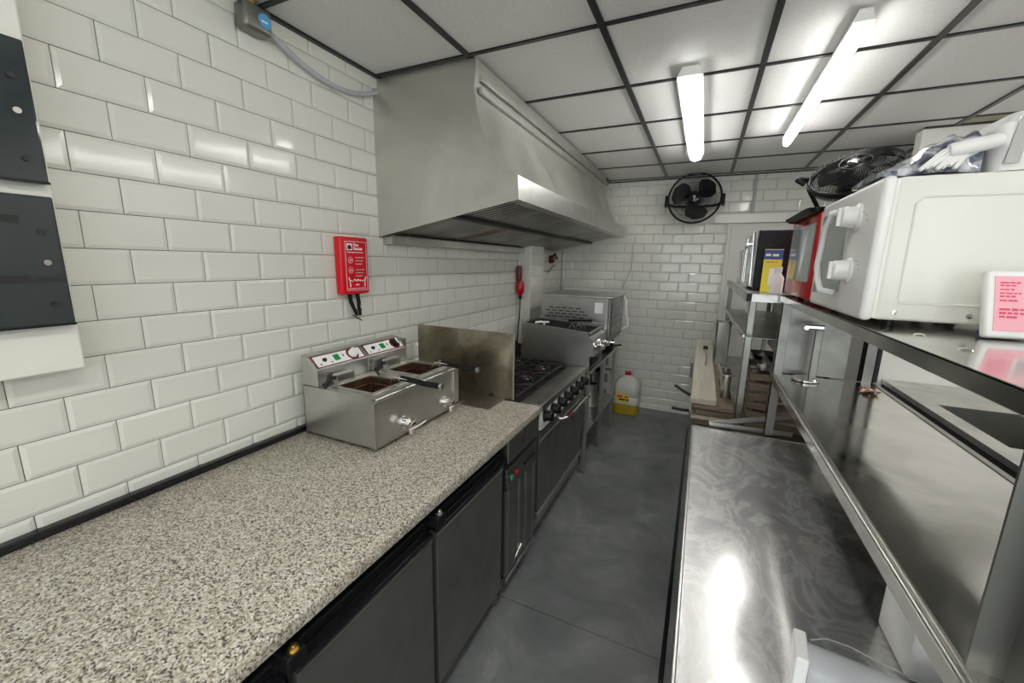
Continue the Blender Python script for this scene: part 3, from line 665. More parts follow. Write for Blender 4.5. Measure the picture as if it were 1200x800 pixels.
# immersion blender hanging on its cable
t = thing('stick_blender', 'red electric hand tool hanging by its black cable beside the tiled column', 'hand tool')
MB().lathe([(0, .15), (.020, .15), (.026, .12), (.026, .02), (.020, 0), (0, 0)], (-1.565, 3.50, 1.50), (0, 0, 1), 16).build('grip', 'dark_red', t)
MB().lathe([(0, .13), (.030, .13), (.038, .08), (.036, .03), (.018, .0), (0, 0)], (-1.555, 3.51, 1.375), (0, 0, 1), 16).build('motor', 'red_enamel', t)
MB().cyl((-1.555, 3.51, 1.34), (-1.555, 3.51, 1.375), .016).build('collar', 'black_plastic', t)
MB().tube([(-1.555, 3.51, 1.34), (-1.553, 3.50, 1.2), (-1.55, 3.47, 1.05), (-1.548, 3.45, .92)], .006, 6).build('cable', 'black_plastic', t)
MB().cyl((-1.565, 3.50, 1.65), (-1.565, 3.50, 1.765), .004).build('hanging_wire', 'steel_front', t)
rebase(t, (-1.56, 3.5, 1.34))
t = thing('wall_regulator', 'small dark red valve on the wall just behind the tiled column', 'valve')
MB().lathe([(0, .05), (.035, .05), (.045, .03), (.045, 0)], (XL + .002, 4.42, 1.72), (1, 0, 0), 16).build('body', 'dark_red', t)
MB().tube([(-1.55, 4.36, 1.75), (-1.54, 4.42, 1.78), (-1.55, 4.52, 1.73)], .012, 8).build('lever', 'black_plastic', t)
rebase(t, (XL, 4.42, 1.72))
tag(MB().tube([(-1.57, 4.30, 1.58), (-1.575, 4.45, 1.63), (-1.59, 4.6, 1.66)], .008, 6).build('gas_hose', 'steel_front'), 'short grey hose on the tiles below the dark red valve', 'hose')
tag(MB().tube([(-.76, YB - .012, 1.90), (-.76, YB - .012, 1.62), (-.80, YB - .012, 1.52), (-.84, YB - .012, 1.40)], .006, 6).build('cable', 'cable_grey'), 'thin white cable dropping down the back wall tiles from the hood', 'cable')
tag(MB().tube([(-.690, 4.038, 1.375), (-.66, 4.05, 1.34), (-.655, 4.05, 1.20), (-.63, 4.05, 1.14), (-.63, 4.05, 1.08), (-.68, 4.038, 1.05)], .008, 8).build('door_hook', 'white_plastic'), 'pale hook shaped cable beside the glass oven door', 'cable')

# oil container
t = thing('oil_container', 'large clear plastic jerrycan of yellow oil with red cap on floor', 'oil container', (-.665, 4.60, 0))
def rr(w_, d_, r_, n=5):
    out = []
    for cx, cy, a0 in ((w_ - r_, d_ - r_, 0), (-w_ + r_, d_ - r_, 90), (-w_ + r_, -d_ + r_, 180), (w_ - r_, -d_ + r_, 270)):
        for k in range(n): a = math.radians(a0 + 90 * k / (n - 1)); out.append((cx + r_ * math.cos(a), cy + r_ * math.sin(a)))
    return out
def loft(rings, caps=True):
    q = MB(); n = len(rings[0][0]); vs = []
    for ring, z in rings: vs += [(x, y, z) for x, y in ring]
    fs = [(i * n + k, i * n + (k + 1) % n, (i + 1) * n + (k + 1) % n, (i + 1) * n + k) for i in range(len(rings) - 1) for k in range(n)]
    if caps: fs += [tuple(reversed(range(n))), tuple((len(rings) - 1) * n + k for k in range(n))]
    return q.add(vs, fs, True)
loft([(rr(.125, .10, .03), 0), (rr(.138, .112, .045), .012), (rr(.138, .112, .045), .125)]).build('oil', 'oil_yellow', t)
loft([(rr(.138, .112, .045), .126), (rr(.138, .112, .045), .20), (rr(.132, .107, .045), .21), (rr(.138, .112, .045), .22), (rr(.138, .112, .045), .30), (rr(.130, .105, .045), .36), (rr(.09, .075, .04), .41), (rr(.04, .04, .035), .432), (rr(.034, .034, .03), .45)]).build('bottle', 'cream_plastic', t)
MB().cyl((0, 0, .45), (0, 0, .482), .038, n=20).build('cap', 'red_plastic', t)
MB().tube([(-.07, 0, .40), (-.05, 0, .45), (.0, 0, .46), (.03, 0, .44)], .009, 8).build('handle', 'cream_plastic', t)
MB().box(-.105, .045, -.1145, -.1125, .155, .250).build('label_sheet', 'yellow_card', t)
F = frame((-.095, -.115, .165), (1, 0, 0), (0, 0, 1))
print_line(.12, .034, F @ Matrix.Translation((.004, .036, 0)), 'ink_red', 'lettering', t, 3); print_line(.10, .022, F @ Matrix.Translation((.03, .004, 0)), 'ink_black', 'lettering', t, 5)

# ---------------------------------------------------------------- fans
def fan(root, R_, depth=.11):
    """axis along local +y (front at -y)"""
    q = MB()
    ring = lambda r_, y: [(r_ * math.cos(2 * PI * k / 40), y, r_ * math.sin(2 * PI * k / 40)) for k in range(40)]
    MB().tube(ring(R_, 0), .010, 8, closed=True).build('rim', 'black_plastic', root)
    g_ = MB()
    for side in (-1, 1):
        for r_, f in ((.80, .55), (.58, .85), (.34, 1.0)): g_.tube(ring(R_ * r_, side * depth / 2 * f), .0018, 4, closed=True)
        for k in range(72):
            a = 2 * PI * k / 72 + (.03 if side > 0 else 0); c, s_ = math.cos(a), math.sin(a)
            g_.tube([(R_ * c, 0, R_ * s_), (R_ * .94 * math.cos(a + .05), side * depth * .3, R_ * .94 * math.sin(a + .05)), (R_ * .6 * math.cos(a + .25), side * depth * .47, R_ * .6 * math.sin(a + .25)), (R_ * .18 * math.cos(a + .55), side * depth * .5, R_ * .18 * math.sin(a + .55))], .0012, 4)
    g_.build('guard', 'black_plastic', root)
    hub = MB().lathe([(0, -depth * .40), (.022, -depth * .40), (.038, -depth * .25), (.04, .02), (0, .02)], (0, 0, 0), (0, 1, 0), 20).build('hub', 'black_plastic', root)
    MB().lathe([(0, -depth * .56), (R_ * .10, -depth * .56), (R_ * .20, -depth * .5), (R_ * .20, -depth * .46), (0, -depth * .46)], (0, 0, 0), (0, 1, 0), 20).build('centre_cap', 'black_gloss', root)
    MB().lathe([(0, 0), (.012, 0)], (0, -depth * .565, 0), (0, -1, 0), 12).build('badge', 'chrome', root)
    for k in range(3):
        a0 = 2 * PI * k / 3 + .45; b_ = []; n1, n2 = 8, 5; vs = []
        for i in range(n1 + 1):
            r_ = .03 + (R_ * .88 - .03) * i / n1; half = (.34 + .36 * math.sin(PI * min(1, i / n1 * .9)))
            if i == n1: half *= .55
            for j in range(n2 + 1):
                tt = (j / n2 - .5) * 2; a = a0 + half * tt + .35 * i / n1
                vs.append((r_ * math.cos(a), -.004 + .022 * tt, r_ * math.sin(a)))
        m_ = (n2 + 1); fs = [(i * m_ + j, i * m_ + j + 1, (i + 1) * m_ + j + 1, (i + 1) * m_ + j) for i in range(n1) for j in range(n2)]
        nv = len(vs); vs2 = vs + [(x, y + .002, z) for x, y, z in vs]; fs2 = fs + [tuple(reversed([q_ + nv for q_ in f])) for f in fs]
        MB().add(vs2, fs2, True).build('blade', 'black_plastic', root)
    MB().lathe([(0, .15), (.045, .15), (.062, .12), (.062, .05), (.05, .03), (0, .03)], (0, 0, 0), (0, 1, 0), 20).build('motor', 'black_plastic', root)
t = thing('wall_fan', 'round black three-blade fan mounted high on the tiled back wall', 'fan', (-.160, 4.62, 2.345), (math.radians(-8), 0, 0))
fan(t, .245)
br = MB().tube([(-.262, 0, -.02), (-.27, .06, -.03), (-.20, .14, -.04), (0, .18, -.04), (.20, .14, -.04), (.27, .06, -.03), (.262, 0, -.02)], .012, 8).build('bracket', 'black_plastic', t)
for s_ in (-1, 1): MB().box(s_ * .262 - .014, s_ * .262 + .014, -.02, .03, -.08, .03).build('clamp', 'black_plastic', br, bev=.004)
MB().cyl((0, .15, -.03), (0, .222, -.045), .03).build('wall_mount', 'black_plastic', t)

# ---------------------------------------------------------------- right: prep table
t = thing('prep_table', 'long scratched stainless steel prep table in the right foreground below the shelves', 'table')
PX0, PX1, PY0, PY1, PZ = .022, .74, .28, 2.155, .88
box('top', 'steel_table', t, PX0, PX1, PY0, PY1, PZ - .035, PZ, bev=.004)
box('rolled_edge', 'steel', t, PX0 - .003, PX0 + .007, PY0, PY1, PZ - .037, PZ + .0015, bev=.003)
box('front_panel', 'steel_front', t, PX0 + .012, PX0 + .020, PY0 + .02, PY1 - .02, .10, PZ - .036)
box('side_panel', 'steel_front', t, PX0 + .02, PX1 - .03, PY0 + .02, PY0 + .026, .10, PZ - .036)
box('lower_shelf', 'steel_front', t, PX0 + .02, PX1 - .02, PY0 + .03, PY1 - .03, .16, .19)
for x_ in (PX0 + .04, PX1 - .04):
    for y_ in (PY0 + .05, PY1 - .05): MB().bbox(x_ - .019, x_ + .019, y_ - .019, y_ + .019, 0, PZ - .035, .004, 1).build('leg', 'steel', t)
rebase(t, (.38, 1.2, 0))
tag(box('floor_strip', 'black_gloss', None, -.006, .014, -.2, 4.4, .0005, .012, bev=.004), 'black rubber strip on the floor along the foot of the prep table', 'floor strip')

# two-tier gantry shelf over the table
t = thing('gantry_shelf', 'two tier stainless steel shelf unit standing on the prep table', 'shelf unit')
GX0, GX1, GY0, GY1 = .335, .735, .585, 2.245
us = MB().box(GX0, GX1, GY0, GY1, 1.548, 1.553).box(GX0, GX0 + .003, GY0, GY1, 1.523, 1.553).box(GX1 - .003, GX1, GY0, GY1, 1.523, 1.553).box(GX0, GX1, GY0, GY0 + .003, 1.523, 1.553).box(GX0, GX1, GY1 - .003, GY1, 1.523, 1.553).build('upper_shelf', 'steel_shelf', t, bev=.0015)
for (x_, y_) in ((.40, 1.06), (.40, .90), (.43, .74), (.52, 1.30)): MB().lathe([(0, .004), (.007, .003), (.010, 0)], (x_, y_, 1.553), n=12).build('rivet', 'chrome', us)
ls = MB().box(GX0, GX1 - .02, GY0, GY1, 1.180, 1.186).box(GX0 + .001, GX0 + .004, GY0, GY1, 1.150, 1.186).box(GX0, GX1, GY0, GY0 + .003, 1.150, 1.186).box(GX0, GX1, GY1 - .003, GY1, 1.150, 1.186).build('lower_shelf', 'steel_shelf', t, bev=.0015)
MB().box(GX0 - .003, GX0 + .006, GY0, GY1, 1.184, 1.192).build('rolled_lip', 'steel', ls, bev=.003)
MB().box(GX0 + .012, GX0 + .016, GY0, GY1, 1.186, 1.189).build('crease', 'steel', ls)
box('stiffener', 'steel_front', t, GX0 + .01, GX1 - .01, GY0 + .3, GY1 - .3, 1.526, 1.546)
MB().box(GX1 - .022, GX1 - .002, GY0, GY1, 1.140, 1.188).build('rear_rail', 'steel_dark', ls, bev=.002)
def post(x0, x1, y0, y1, sx, sy):
    q = MB(); tck = .004
    px = x0 if sx < 0 else x1; py = y0 if sy < 0 else y1
    q.box(x0, x1, min(py, py - sy * tck), max(py, py - sy * tck), PZ + .001, 1.548)
    q.box(min(px, px - sx * tck), max(px, px - sx * tck), y0, y1, PZ + .001, 1.548)
    return q.build('post', 'steel_dark', t)
post(GX0 + .014, GX0 + .052, GY0 + .012, GY0 + .05, 1, 1)
post(GX0 + .004, GX0 + .042, GY1 - .055, GY1 - .017, -1, -1)
post(GX1 - .065, GX1 - .027, GY1 - .055, GY1 - .017, 1, -1)
post(GX1 - .065, GX1 - .027, GY0 + .012, GY0 + .05, 1, 1)
box('back_sheet', 'steel_dark', t, GX1 - .020, GX1 - .016, GY0 - .25, GY1 - .06, PZ + .001, 1.139)  # added out of sight to block light from the right under the shelf
for a in ((.56, GY1 - .012), ): box('end_sheet', 'steel_dark', t, GX0 + .05, .62, a[1], a[1] + .004, 1.19, 1.520)
box('bracket_plate', 'black_iron', t, .665, .735, GY1 - .016, GY1 - .012, 1.19, 1.548)
rebase(t, (.53, 1.41, PZ))

# small steel stand at the far end of the lower shelf
t = thing('steel_stand', 'small dark stand with round base and short top arm on lower shelf', 'stand', (.455, 2.13, 1.189))
MB().lathe([(0, .012), (.048, .012), (.052, .008), (.052, 0), (0, 0)], n=28).build('base', 'chrome', t)
MB().box(.010, .038, -.006, .012, .010, .235).build('upright', 'steel_dark', t, bev=.003)
MB().box(-.035, .040, -.014, .014, .228, .250).build('arm', 'chrome', t, bev=.006)
MB().cyl((-.028, 0, .236), (-.028, -.024, .236), .010).build('arm_knob', 'chrome', t)
t = thing('orange_reflection', 'crumpled copper patch imitating an orange reflection at the back of the lower shelf', 'reflection', (.655, 2.05, 1.188))  # copper sheet built in place of an orange reflection on the shelf
q = MB(); rnd = random.Random(3); vs = []
for i in range(6):
    for j in range(8): vs.append(((i - 2.5) * .010 + rnd.uniform(-.003, .003), (j - 3.5) * .012, rnd.uniform(.001, .014)))
q.add(vs + [(x, y, z + .001) for x, y, z in vs], [(i * 8 + j, i * 8 + j + 1, (i + 1) * 8 + j + 1, (i + 1) * 8 + j) for i in range(5) for j in range(7)])
q.build('reflection_patch', 'copper_dirty', t)

# ---------------------------------------------------------------- items on the upper shelf
US = 1.5535
t = thing('white_microwave', 'white microwave oven with two round dials and a looped door handle', 'microwave')
mx0, mx1, my0, my1, mz0, mz1 = .3615, .715, 1.18, 1.685, US + .014, 1.876
MB().bbox(mx0, mx1, my0, my1, mz0, mz1, .008, 3).build('case', 'white_enamel', t)
box('seam', 'white_enamel', t, .358, .366, my0 + .003, my1 - .003, mz0 + .003, mz1 - .003)
MB().bbox(.335, .360, my0 - .002, my1 + .002, mz0 - .004, mz1 + .004, .012, 4).build('front_fascia', 'white_plastic', t)
# embossed side panel facing the camera
q = MB(); F = frame((mx0, my0 + .0005, mz0), (1, 0, 0), (0, 0, 1))
pts = [F @ Vector((x, y, .0)) for x, y in ((.034, .040), (.31, .040), (.31, .265), (.046, .265), (.034, .252))]
MB().tube(pts, .0032, 8, closed=True).build('embossed_line', 'white_enamel', t)
for x_ in (.033, .156, .30): MB().lathe([(0, .003), (.005, .0025), (.0065, 0)], F @ Vector((x_, .018, 0)), (0, -1, 0), 12).build('screw', 'chrome', t)
wdw = MB().prism([(1.370, mz0 + .050), (1.650, mz0 + .035), (1.655, mz1 - .035), (1.405, mz1 - .035)], 'x', .3335, .3365).build('door_window', 'window_glass', t)
hx = .305
MB().tube([(.335, 1.405, mz1 - .040), (hx, 1.425, mz1 - .048), (hx, 1.475, mz1 - .085), (hx, 1.50, mz0 + .12), (hx, 1.475, mz0 + .085), (hx, 1.425, mz0 + .052), (.335, 1.405, mz0 + .045)], .0085, 10).build('door_handle', 'white_plastic', t)
for z_ in (mz1 - .069, mz0 + .108):
    kb = MB().lathe([(0, .036), (.021, .036), (.024, .033), (.026, .008), (.032, .004), (.032, 0)], (.335, 1.315, z_), (-1, 0, 0), 24).build('dial', 'white_plastic', t)
    MB().box(.292, .300, 1.311, 1.319, z_ - .022, z_ + .022).build('dial_grip', 'white_plastic', kb)
for z_ in (mz1 - .045, mz1 - .16):
    q = MB()
    for k in range(7):
        a = math.radians(30 + 20 * k); c = (.3345, 1.285 + .045 * math.cos(a), z_ - .06 + .045 * math.sin(a))
        q.box(.3340, .3350, c[1] - .002, c[1] + .002, c[2] - .002, c[2] + .002)
    q.build('dial_marks', 'cable_grey', t)
for x_ in (.40, .68):
    for y_ in (1.22, 1.64): MB().cyl((x_, y_, US), (x_, y_, mz0 + .002), .012).build('foot', 'black_plastic', t)
rebase(t, (.53, 1.43, US))

t = thing('red_microwave', 'red microwave oven with tinted door window behind the white microwave', 'microwave')
ry0, ry1, rz0, rz1 = 1.745, 2.225, US + .012, 1.868
MB().bbox(.372, .70, ry0, ry1, rz0, rz1, .006, 2).build('case', 'red_enamel', t)
MB().bbox(.342, .373, ry0 - .002, ry1 + .002, rz0, rz1 + .003, .006, 2).build('door', 'red_enamel', t)
MB().box(.3395, .3425, ry0 + .045, ry1 - .03, rz0 + .065, rz1 - .030).build('door_window', 'window_glass', t)
MB().box(.3385, .3415, ry1 - .075, ry1 - .035, rz0 + .075, rz0 + .125).build('sticker', 'pink_label', t)
for x_ in (.40, .66):
    for y_ in (ry0 + .05, ry1 - .05): MB().cyl((x_, y_, US), (x_, y_, rz0 + .002), .012).build('foot', 'black_plastic', t)
rebase(t, (.53, 1.98, US))

t = thing('black_tray', 'thin black tray overhanging the top of the red microwave', 'tray', (.46, 2.0, 1.8715))
loft([(rr(.14, .235, .03), 0), (rr(.155, .25, .04), .014), (rr(.152, .247, .04), .014), (rr(.137, .232, .03), .002)], False).build('tray_wall', 'black_plastic', t)
loft([(rr(.137, .232, .03), .0005), (rr(.137, .232, .03), .0025)]).build('tray_base', 'black_plastic', t)

t = thing('desk_fan', 'black round fan tipped back on top of the red microwave', 'fan', (.49, 2.04, 2.035))
t.rotation_euler = (math.radians(-52), math.radians(0), math.radians(-28))
fan(t, .145, .10)
MB().tube([(-.155, 0, 0), (-.17, -.035, -.05), (-.16, -.05, -.085), (-.135, -.03, -.09)], .010, 8).build('carry_handle', 'black_plastic', t)
MB().tube([(-.15, .03, -.02), (-.12, .12, -.03), (0, .16, -.03), (.12, .12, -.03), (.15, .03, -.02)], .009, 8).build('stand_frame', 'black_plastic', t)

# plastic bag bundle on the white microwave
t = thing('packed_bag', 'clear and navy plastic bag bundle lying on top of the white microwave', 'bag', (.45, 1.30, 1.882))
rnd = random.Random(5)
def blob(cx, cy, cz, sx, sy, sz, nz, seed):
    bm = bmesh.new(); bmesh.ops.create_icosphere(bm, subdivisions=3, radius=1); rr_ = random.Random(seed)
    ph = [rr_.uniform(0, 6) for _ in range(6)]
    for p in bm.verts:
        c = p.co.copy(); f = 1 + nz * (math.sin(5 * c.x + ph[0]) * math.sin(6 * c.y + ph[1]) + .6 * math.sin(11 * c.z + 9 * c.x + ph[2]) + .4 * math.sin(17 * c.y + ph[3]))
        z = c.z * f; p.co = Vector((cx + c.x * f * sx, cy + c.y * f * sy, max(.0, cz + z * sz)))
    return MB().bm(bm, None, False)
q = MB(); vs = []; nx_, ny_ = 15, 9
for i in range(nx_ + 1):
    for j in range(ny_ + 1):
        s_, u_ = i / nx_, j / ny_
        h = (.012 + .095 * s_ ** 1.1) * math.sin(PI * min(1, max(0, u_ * .92 + .04))) ** .45
        h *= 1 + .10 * math.sin(9 * s_ + 5 * u_) + .06 * math.sin(23 * s_ - 11 * u_)
        vs.append((-.115 + .165 * s_, -.09 + .20 * u_ + .012 * math.sin(8 * s_), .003 + max(0, h)))
nb = len(vs); m_ = ny_ + 1
base = [(x, y, .001) for x, y, z in vs]
fs = [(i * m_ + j, (i + 1) * m_ + j, (i + 1) * m_ + j + 1, i * m_ + j + 1) for i in range(nx_) for j in range(ny_)]
fb = [tuple(reversed([k + nb for k in f])) for f in fs]
edge = [i * m_ for i in range(nx_ + 1)] + [nx_ * m_ + j for j in range(1, m_)] + [i * m_ + ny_ for i in range(nx_ - 1, -1, -1)] + [j for j in range(ny_ - 1, 0, -1)]
fe = [(edge[k], edge[(k + 1) % len(edge)], edge[(k + 1) % len(edge)] + nb, edge[k] + nb) for k in range(len(edge))]
m = mat('bag_print', (.1, .12, .2), .15, coat=.5); n, l, b = nodes(m); v = coords(m, (1, 1, 1))
l.new(ramp(m, noise(m, v, 14, 3, .6, 1.5), [(.40, (.03, .035, .075)), (.50, (.16, .18, .24)), (.60, (.55, .57, .60)), (.72, (.78, .79, .78))]), b.inputs[0])
q.add(vs + base, fs + fb + fe, True).build('bag_body', 'bag_print', t)
q = MB()
for k in range(7): q.tube([(.01 + .004 * k, -.090, .058 - .003 * k), (-.025 + .006 * k, -.105, .040 - .002 * k), (-.058 + .009 * k, -.112, .005 + .003 * (k % 3))], .0045, 6)
q.build('gathered_neck', 'white_plastic', t)
t2 = thing('paper_roll', 'short white roll lying across the navy bag on the microwave', 'paper roll', (.472, 1.192, 1.930), (0, math.radians(80), math.radians(-4)))
MB().lathe([(.005, -.038), (.013, -.038), (.015, 0), (.013, .038), (.005, .038)], n=20).build('roll', 'white_plastic', t2)
t = thing('wrapped_pack', 'white wrapped pack with grey blue stripes beside the plastic bag', 'package', (.592, 1.285, 1.8815))
loft([(rr(.075, .075, .02), 0), (rr(.082, .08, .025), .03), (rr(.078, .078, .025), .092), (rr(.055, .06, .02), .115)]).build('wrap', 'white_plastic', t)
for x_ in (-.068, .012): MB().prism([(x_, .012), (x_ + .022, .012), (x_ + .030, .098), (x_ + .010, .098)], 'y', -.0835, -.079).build('stripe', 'steel_front', t)

t = thing('label_device', 'white tablet shaped device with pink printed face and small grey display', 'device', (.575, 1.075, US + .004), (math.radians(-14), 0, math.radians(6)))
MB().bbox(-.083, .095, -.006, .014, 0, .128, .006, 3).build('case', 'white_plastic', t)
MB().box(-.073, .085, -.0075, -.0055, .012, .116).build('pink_face', 'pink_label', t)
F = frame((-.070, -.0078, .0), (1, 0, 0), (0, 0, 1))
for i, (z_, w_) in enumerate(((.102, .028), (.0965, .022), (.089, .024), (.082, .030), (.076, .022), (.068, .026), (.051, .040), (.044, .036), (.037, .026))):
    print_line(w_, .0034 if i < 6 else .0045, F @ Matrix.Translation((.004, z_, 0)), 'ink_red', 'lettering', t, i)
print_line(.030, .008, F @ Matrix.Translation((.070, .092, 0)), 'ink_red', 'lettering', t, 2); print_line(.022, .005, F @ Matrix.Translation((.066, .080, 0)), 'ink_red', 'lettering', t, 7)
MB().box(-.030, .050, -.0085, -.0072, .030, .064).build('display_frame', 'white_plastic', t)
MB().box(-.025, .045, -.0092, -.0084, .034, .060).build('display', 'lcd', t)
tag(MB().bbox(.505, .560, 1.085, 1.12, US + .001, US + .012, .004, 2).build('blue_clip', 'navy'), 'small blue plastic clip between the microwave and the pink device', 'clip')

# ---------------------------------------------------------------- second shelf unit, far right
t = thing('rear_shelf_unit', 'second narrower steel shelf unit behind, carrying the black oven and yellow box', 'shelf unit', (0, 0, 0))
bx0, bx1, by0, by1 = .205, .60, 2.28, 4.30
MB().box(bx0, bx1, by0, by1, 1.549, 1.553).box(bx0, bx0 + .003, by0, by1, 1.508, 1.553).box(bx0, bx1, by0, by0 + .003, 1.512, 1.553).box(bx1 - .003, bx1, by0, by1, 1.508, 1.553).build('upper_shelf', 'steel', t, bev=.001)
box('end_cap', 'black_plastic', t, bx0 - .004, bx0 + .018, by0 - .006, by0 + .012, 1.514, 1.553, bev=.003)
MB().prism([(by0, 1.335), (by1, 1.285), (by1, 1.300), (by0, 1.350)], 'x', bx0, bx0 + .010).build('tie_bar', 'steel', t, bev=.001)
MB().prism([(by0, 1.335), (by1, 1.285), (by1, 1.288), (by0, 1.338)], 'x', bx0 + .01, bx1).build('lower_shelf', 'steel_dark', t)
for x_ in (bx0 + .035, bx1 - .04):
    for y_ in (by0 + .09, by1 - .03): MB().bbox(x_ - .016, x_ + .016, y_ - .016, y_ + .016, .8205, 1.508, .003, 1).build('post', 'steel_dark', t)
box('back_sheet', 'steel_dark', t, bx1 - .015, bx1 - .010, by0 + .04, by1 - .05, 1.0, 1.508)
MB().prism([(.225, 1.500), (.232, 1.500), (.234, 1.445), (.226, 1.44), (.222, 1.45)], 'y', 2.45, 2.465).build('paper_tag', 'white_plastic', t)
rebase(t, (.4, 3.3, .8205))
t = thing('black_oven', 'small black countertop oven with chrome framed door on the rear shelf', 'oven')
box('case', 'black_plastic', t, .245, .58, 2.55, 3.02, US + .015, 1.872, bev=.006)
MB().box(.232, .246, 2.56, 3.01, US + .02, 1.862).build('door', 'window_glass', t)
q = MB(); q.tube([(.228, 2.57, US + .03), (.228, 2.57, 1.855), (.228, 3.0, 1.855), (.228, 3.0, US + .03)], .007, 8, closed=True); q.build('door_frame', 'chrome', t)
MB().tube([(.232, 2.65, 1.80), (.205, 2.66, 1.80), (.205, 2.92, 1.80), (.232, 2.93, 1.80)], .006, 8).build('handle', 'chrome', t)
for x_ in (.27, .55):
    for y_ in (2.59, 2.98): MB().cyl((x_, y_, US), (x_, y_, US + .016), .014).build('foot', 'black_plastic', t)
rebase(t, (.41, 2.78, US))
t = thing('wire_stand', 'tall narrow chrome wire rack at the front edge of the rear shelf', 'rack', (.228, 3.35, US))
q = MB()
for y_ in (-.12, .12):
    q.tube([(0, y_, .004), (.0, y_, .24), (.06, y_, .29), (.06, y_, .004)], .005, 6)
for z_ in (.06, .12, .18, .24): q.tube([(0, -.12, z_), (0, .12, z_)], .003, 6); q.tube([(.06, -.12, z_), (.06, .12, z_)], .003, 6)
q.build('wires', 'chrome', t)
t = thing('yellow_box', 'yellow and blue cardboard box standing in front of the black oven', 'box', (.312, 2.46, US), (0, 0, math.radians(-6)))
box('carton', 'yellow_card', t, -.040, .040, -.02, .02, 0, .215, bev=.001)
box('blue_band', 'blue_dark', t, -.0405, .0405, -.0207, .0207, .165, .212)
box('white_patch', 'ink_white', t, -.010, .030, -.0212, -.0202, .035, .120)
F = frame((-.034, -.0212, .180), (1, 0, 0), (0, 0, 1)); print_line(.060, .014, F, 'ink_white', 'lettering', t, 1); print_line(.050, .006, F @ Matrix.Translation((.004, -.030, 0)), 'ink_red', 'lettering', t, 6)
t = thing('white_bottle', 'small white plastic bottle beside the yellow box', 'bottle', (.328, 2.36, US))
MB().lathe([(0, 0), (.026, 0), (.028, .006), (.028, .075), (.014, .098), (.014, .105), (0, .105)], n=20).build('bottle', 'white_plastic', t)
MB().cyl((0, 0, .105), (0, 0, .128), .016, n=16).build('cap', 'white_plastic', t)

# ---------------------------------------------------------------- rear counter with boards
t = thing('rear_counter', 'steel counter behind the prep table under the stacked boards', 'counter')
box('top', 'steel_front', t, .03, .74, 2.33, 4.40, .79, .82, bev=.003)
box('front_panel', 'steel_front', t, .04, .05, 2.34, 4.38, .1, .79)
box('end_panel', 'steel_dark', t, .05, .72, 2.34, 2.35, .1, .79)
for x_ in (.06, .70):
    for y_ in (2.37, 4.36): MB().bbox(x_ - .018, x_ + .018, y_ - .018, y_ + .018, 0, .79, .003, 1).build('leg', 'steel', t)
rebase(t, (.38, 3.36, 0))
zz = .8205
specs = [(.025, .218, 'wood_brown', 2.34, .034, 'dark plank at the bottom of the board stack on the rear counter'),
         (.010, .215, 'wood_pale', 2.33, .022, 'pale thin plank second from the bottom of the board stack'),
         (.030, .218, 'wood_brown', 2.345, .036, 'brown plank in the middle of the board stack'),
         (.012, .216, 'wood_brown', 2.335, .026, 'brown plank just under the pale top board of the stack'),
         (.002, .132, 'wood_pale', 2.34, .034, 'long pale board on top of the stack, pointing to the back wall')]
for i, (x0, x1, mm, y0, h, lab) in enumerate(specs):
    o = MB().bbox(-(x1 - x0) / 2, (x1 - x0) / 2, -1.0 if i == 4 else -.55, 1.0 if i == 4 else .55, 0, h - .002, .004, 1).build('wooden_board', mm, None, ((x0 + x1) / 2, y0 + (1.0 if i == 4 else .55), zz))
    tag(o, lab, 'board', 'boards stacked on the rear counter'); zz += h
ZT = zz - .001
t = thing('slatted_crate', 'dark brown slatted wooden crate beneath the rear shelf unit', 'crate', (.385, 2.42, .8215))
for k in range(6):
    z_ = .01 + k * .052
    box('slat', 'wood_brown', t, -.11, .20, -.012, .004, z_, z_ + .036, bev=.002); box('slat', 'wood_brown', t, -.11, .20, .36, .376, z_, z_ + .036, bev=.002)
    box('slat', 'wood_brown', t, -.11, -.095, .004, .36, z_, z_ + .036, bev=.002)
for x_ in (-.09, .18): box('corner_post', 'wood_brown', t, x_ - .012, x_ + .012, .004, .03, 0, .325)
box('crate_base', 'wood_brown', t, -.11, .20, 0, .36, 0, .010)

def pan(x, y, z, w_, d_, h, label, rot=(0, 0, 0)):
    t = thing('steel_pan', label, 'container', (x, y, z), rot, 'steel pans at the back of the counter')
    q = loft([(rr(w_ * .9, d_ * .9, .015), 0), (rr(w_, d_, .02), h), (rr(w_ + .012, d_ + .012, .022), h), (rr(w_ + .012, d_ + .012, .022), h + .003), (rr(w_ - .002, d_ - .002, .02), h + .003), (rr(w_ * .9 - .002, d_ * .9 - .002, .015), .003)])
    q.build('pan', 'steel', t); return t
pan(.21, 4.13, .8215, .062, .09, .36, 'tall square steel container at the far end near back wall')
pan(.178, 2.62, ZT - .0335, .024, .10, .135, 'tall narrow steel pan standing on the stacked boards beside the pale one')
pan(.178, 2.86, ZT - .0335, .024, .09, .10, 'lower steel pan on the stacked boards, behind the tall narrow one')
t = thing('steel_tray', 'shallow steel tray of cutlery slots balanced on the slatted crate', 'tray', (.42, 2.62, 1.1475))
loft([(rr(.11, .20, .015), 0), (rr(.12, .21, .018), .035), (rr(.117, .207, .018), .035), (rr(.107, .197, .015), .003)], True).build('tray', 'steel_shelf', t)
for x_ in (-.05, .02): box('divider', 'steel', t, x_, x_ + .003, -.19, .19, .003, .033)
t = thing('ladle', 'steel ladle with black round knob lying on the pale board', 'ladle', (.075, 3.45, ZT + .001))
MB().tube([(0, -.30, .012), (.01, 0, .02), (.0, .22, .03)], .006, 8).build('handle', 'steel', t)
MB().lathe([(0, -.02), (.016, -.014), (.02, 0), (.016, .014), (0, .02)], (0, .24, .034), (0, 0, 1), 14).build('knob', 'black_plastic', t)
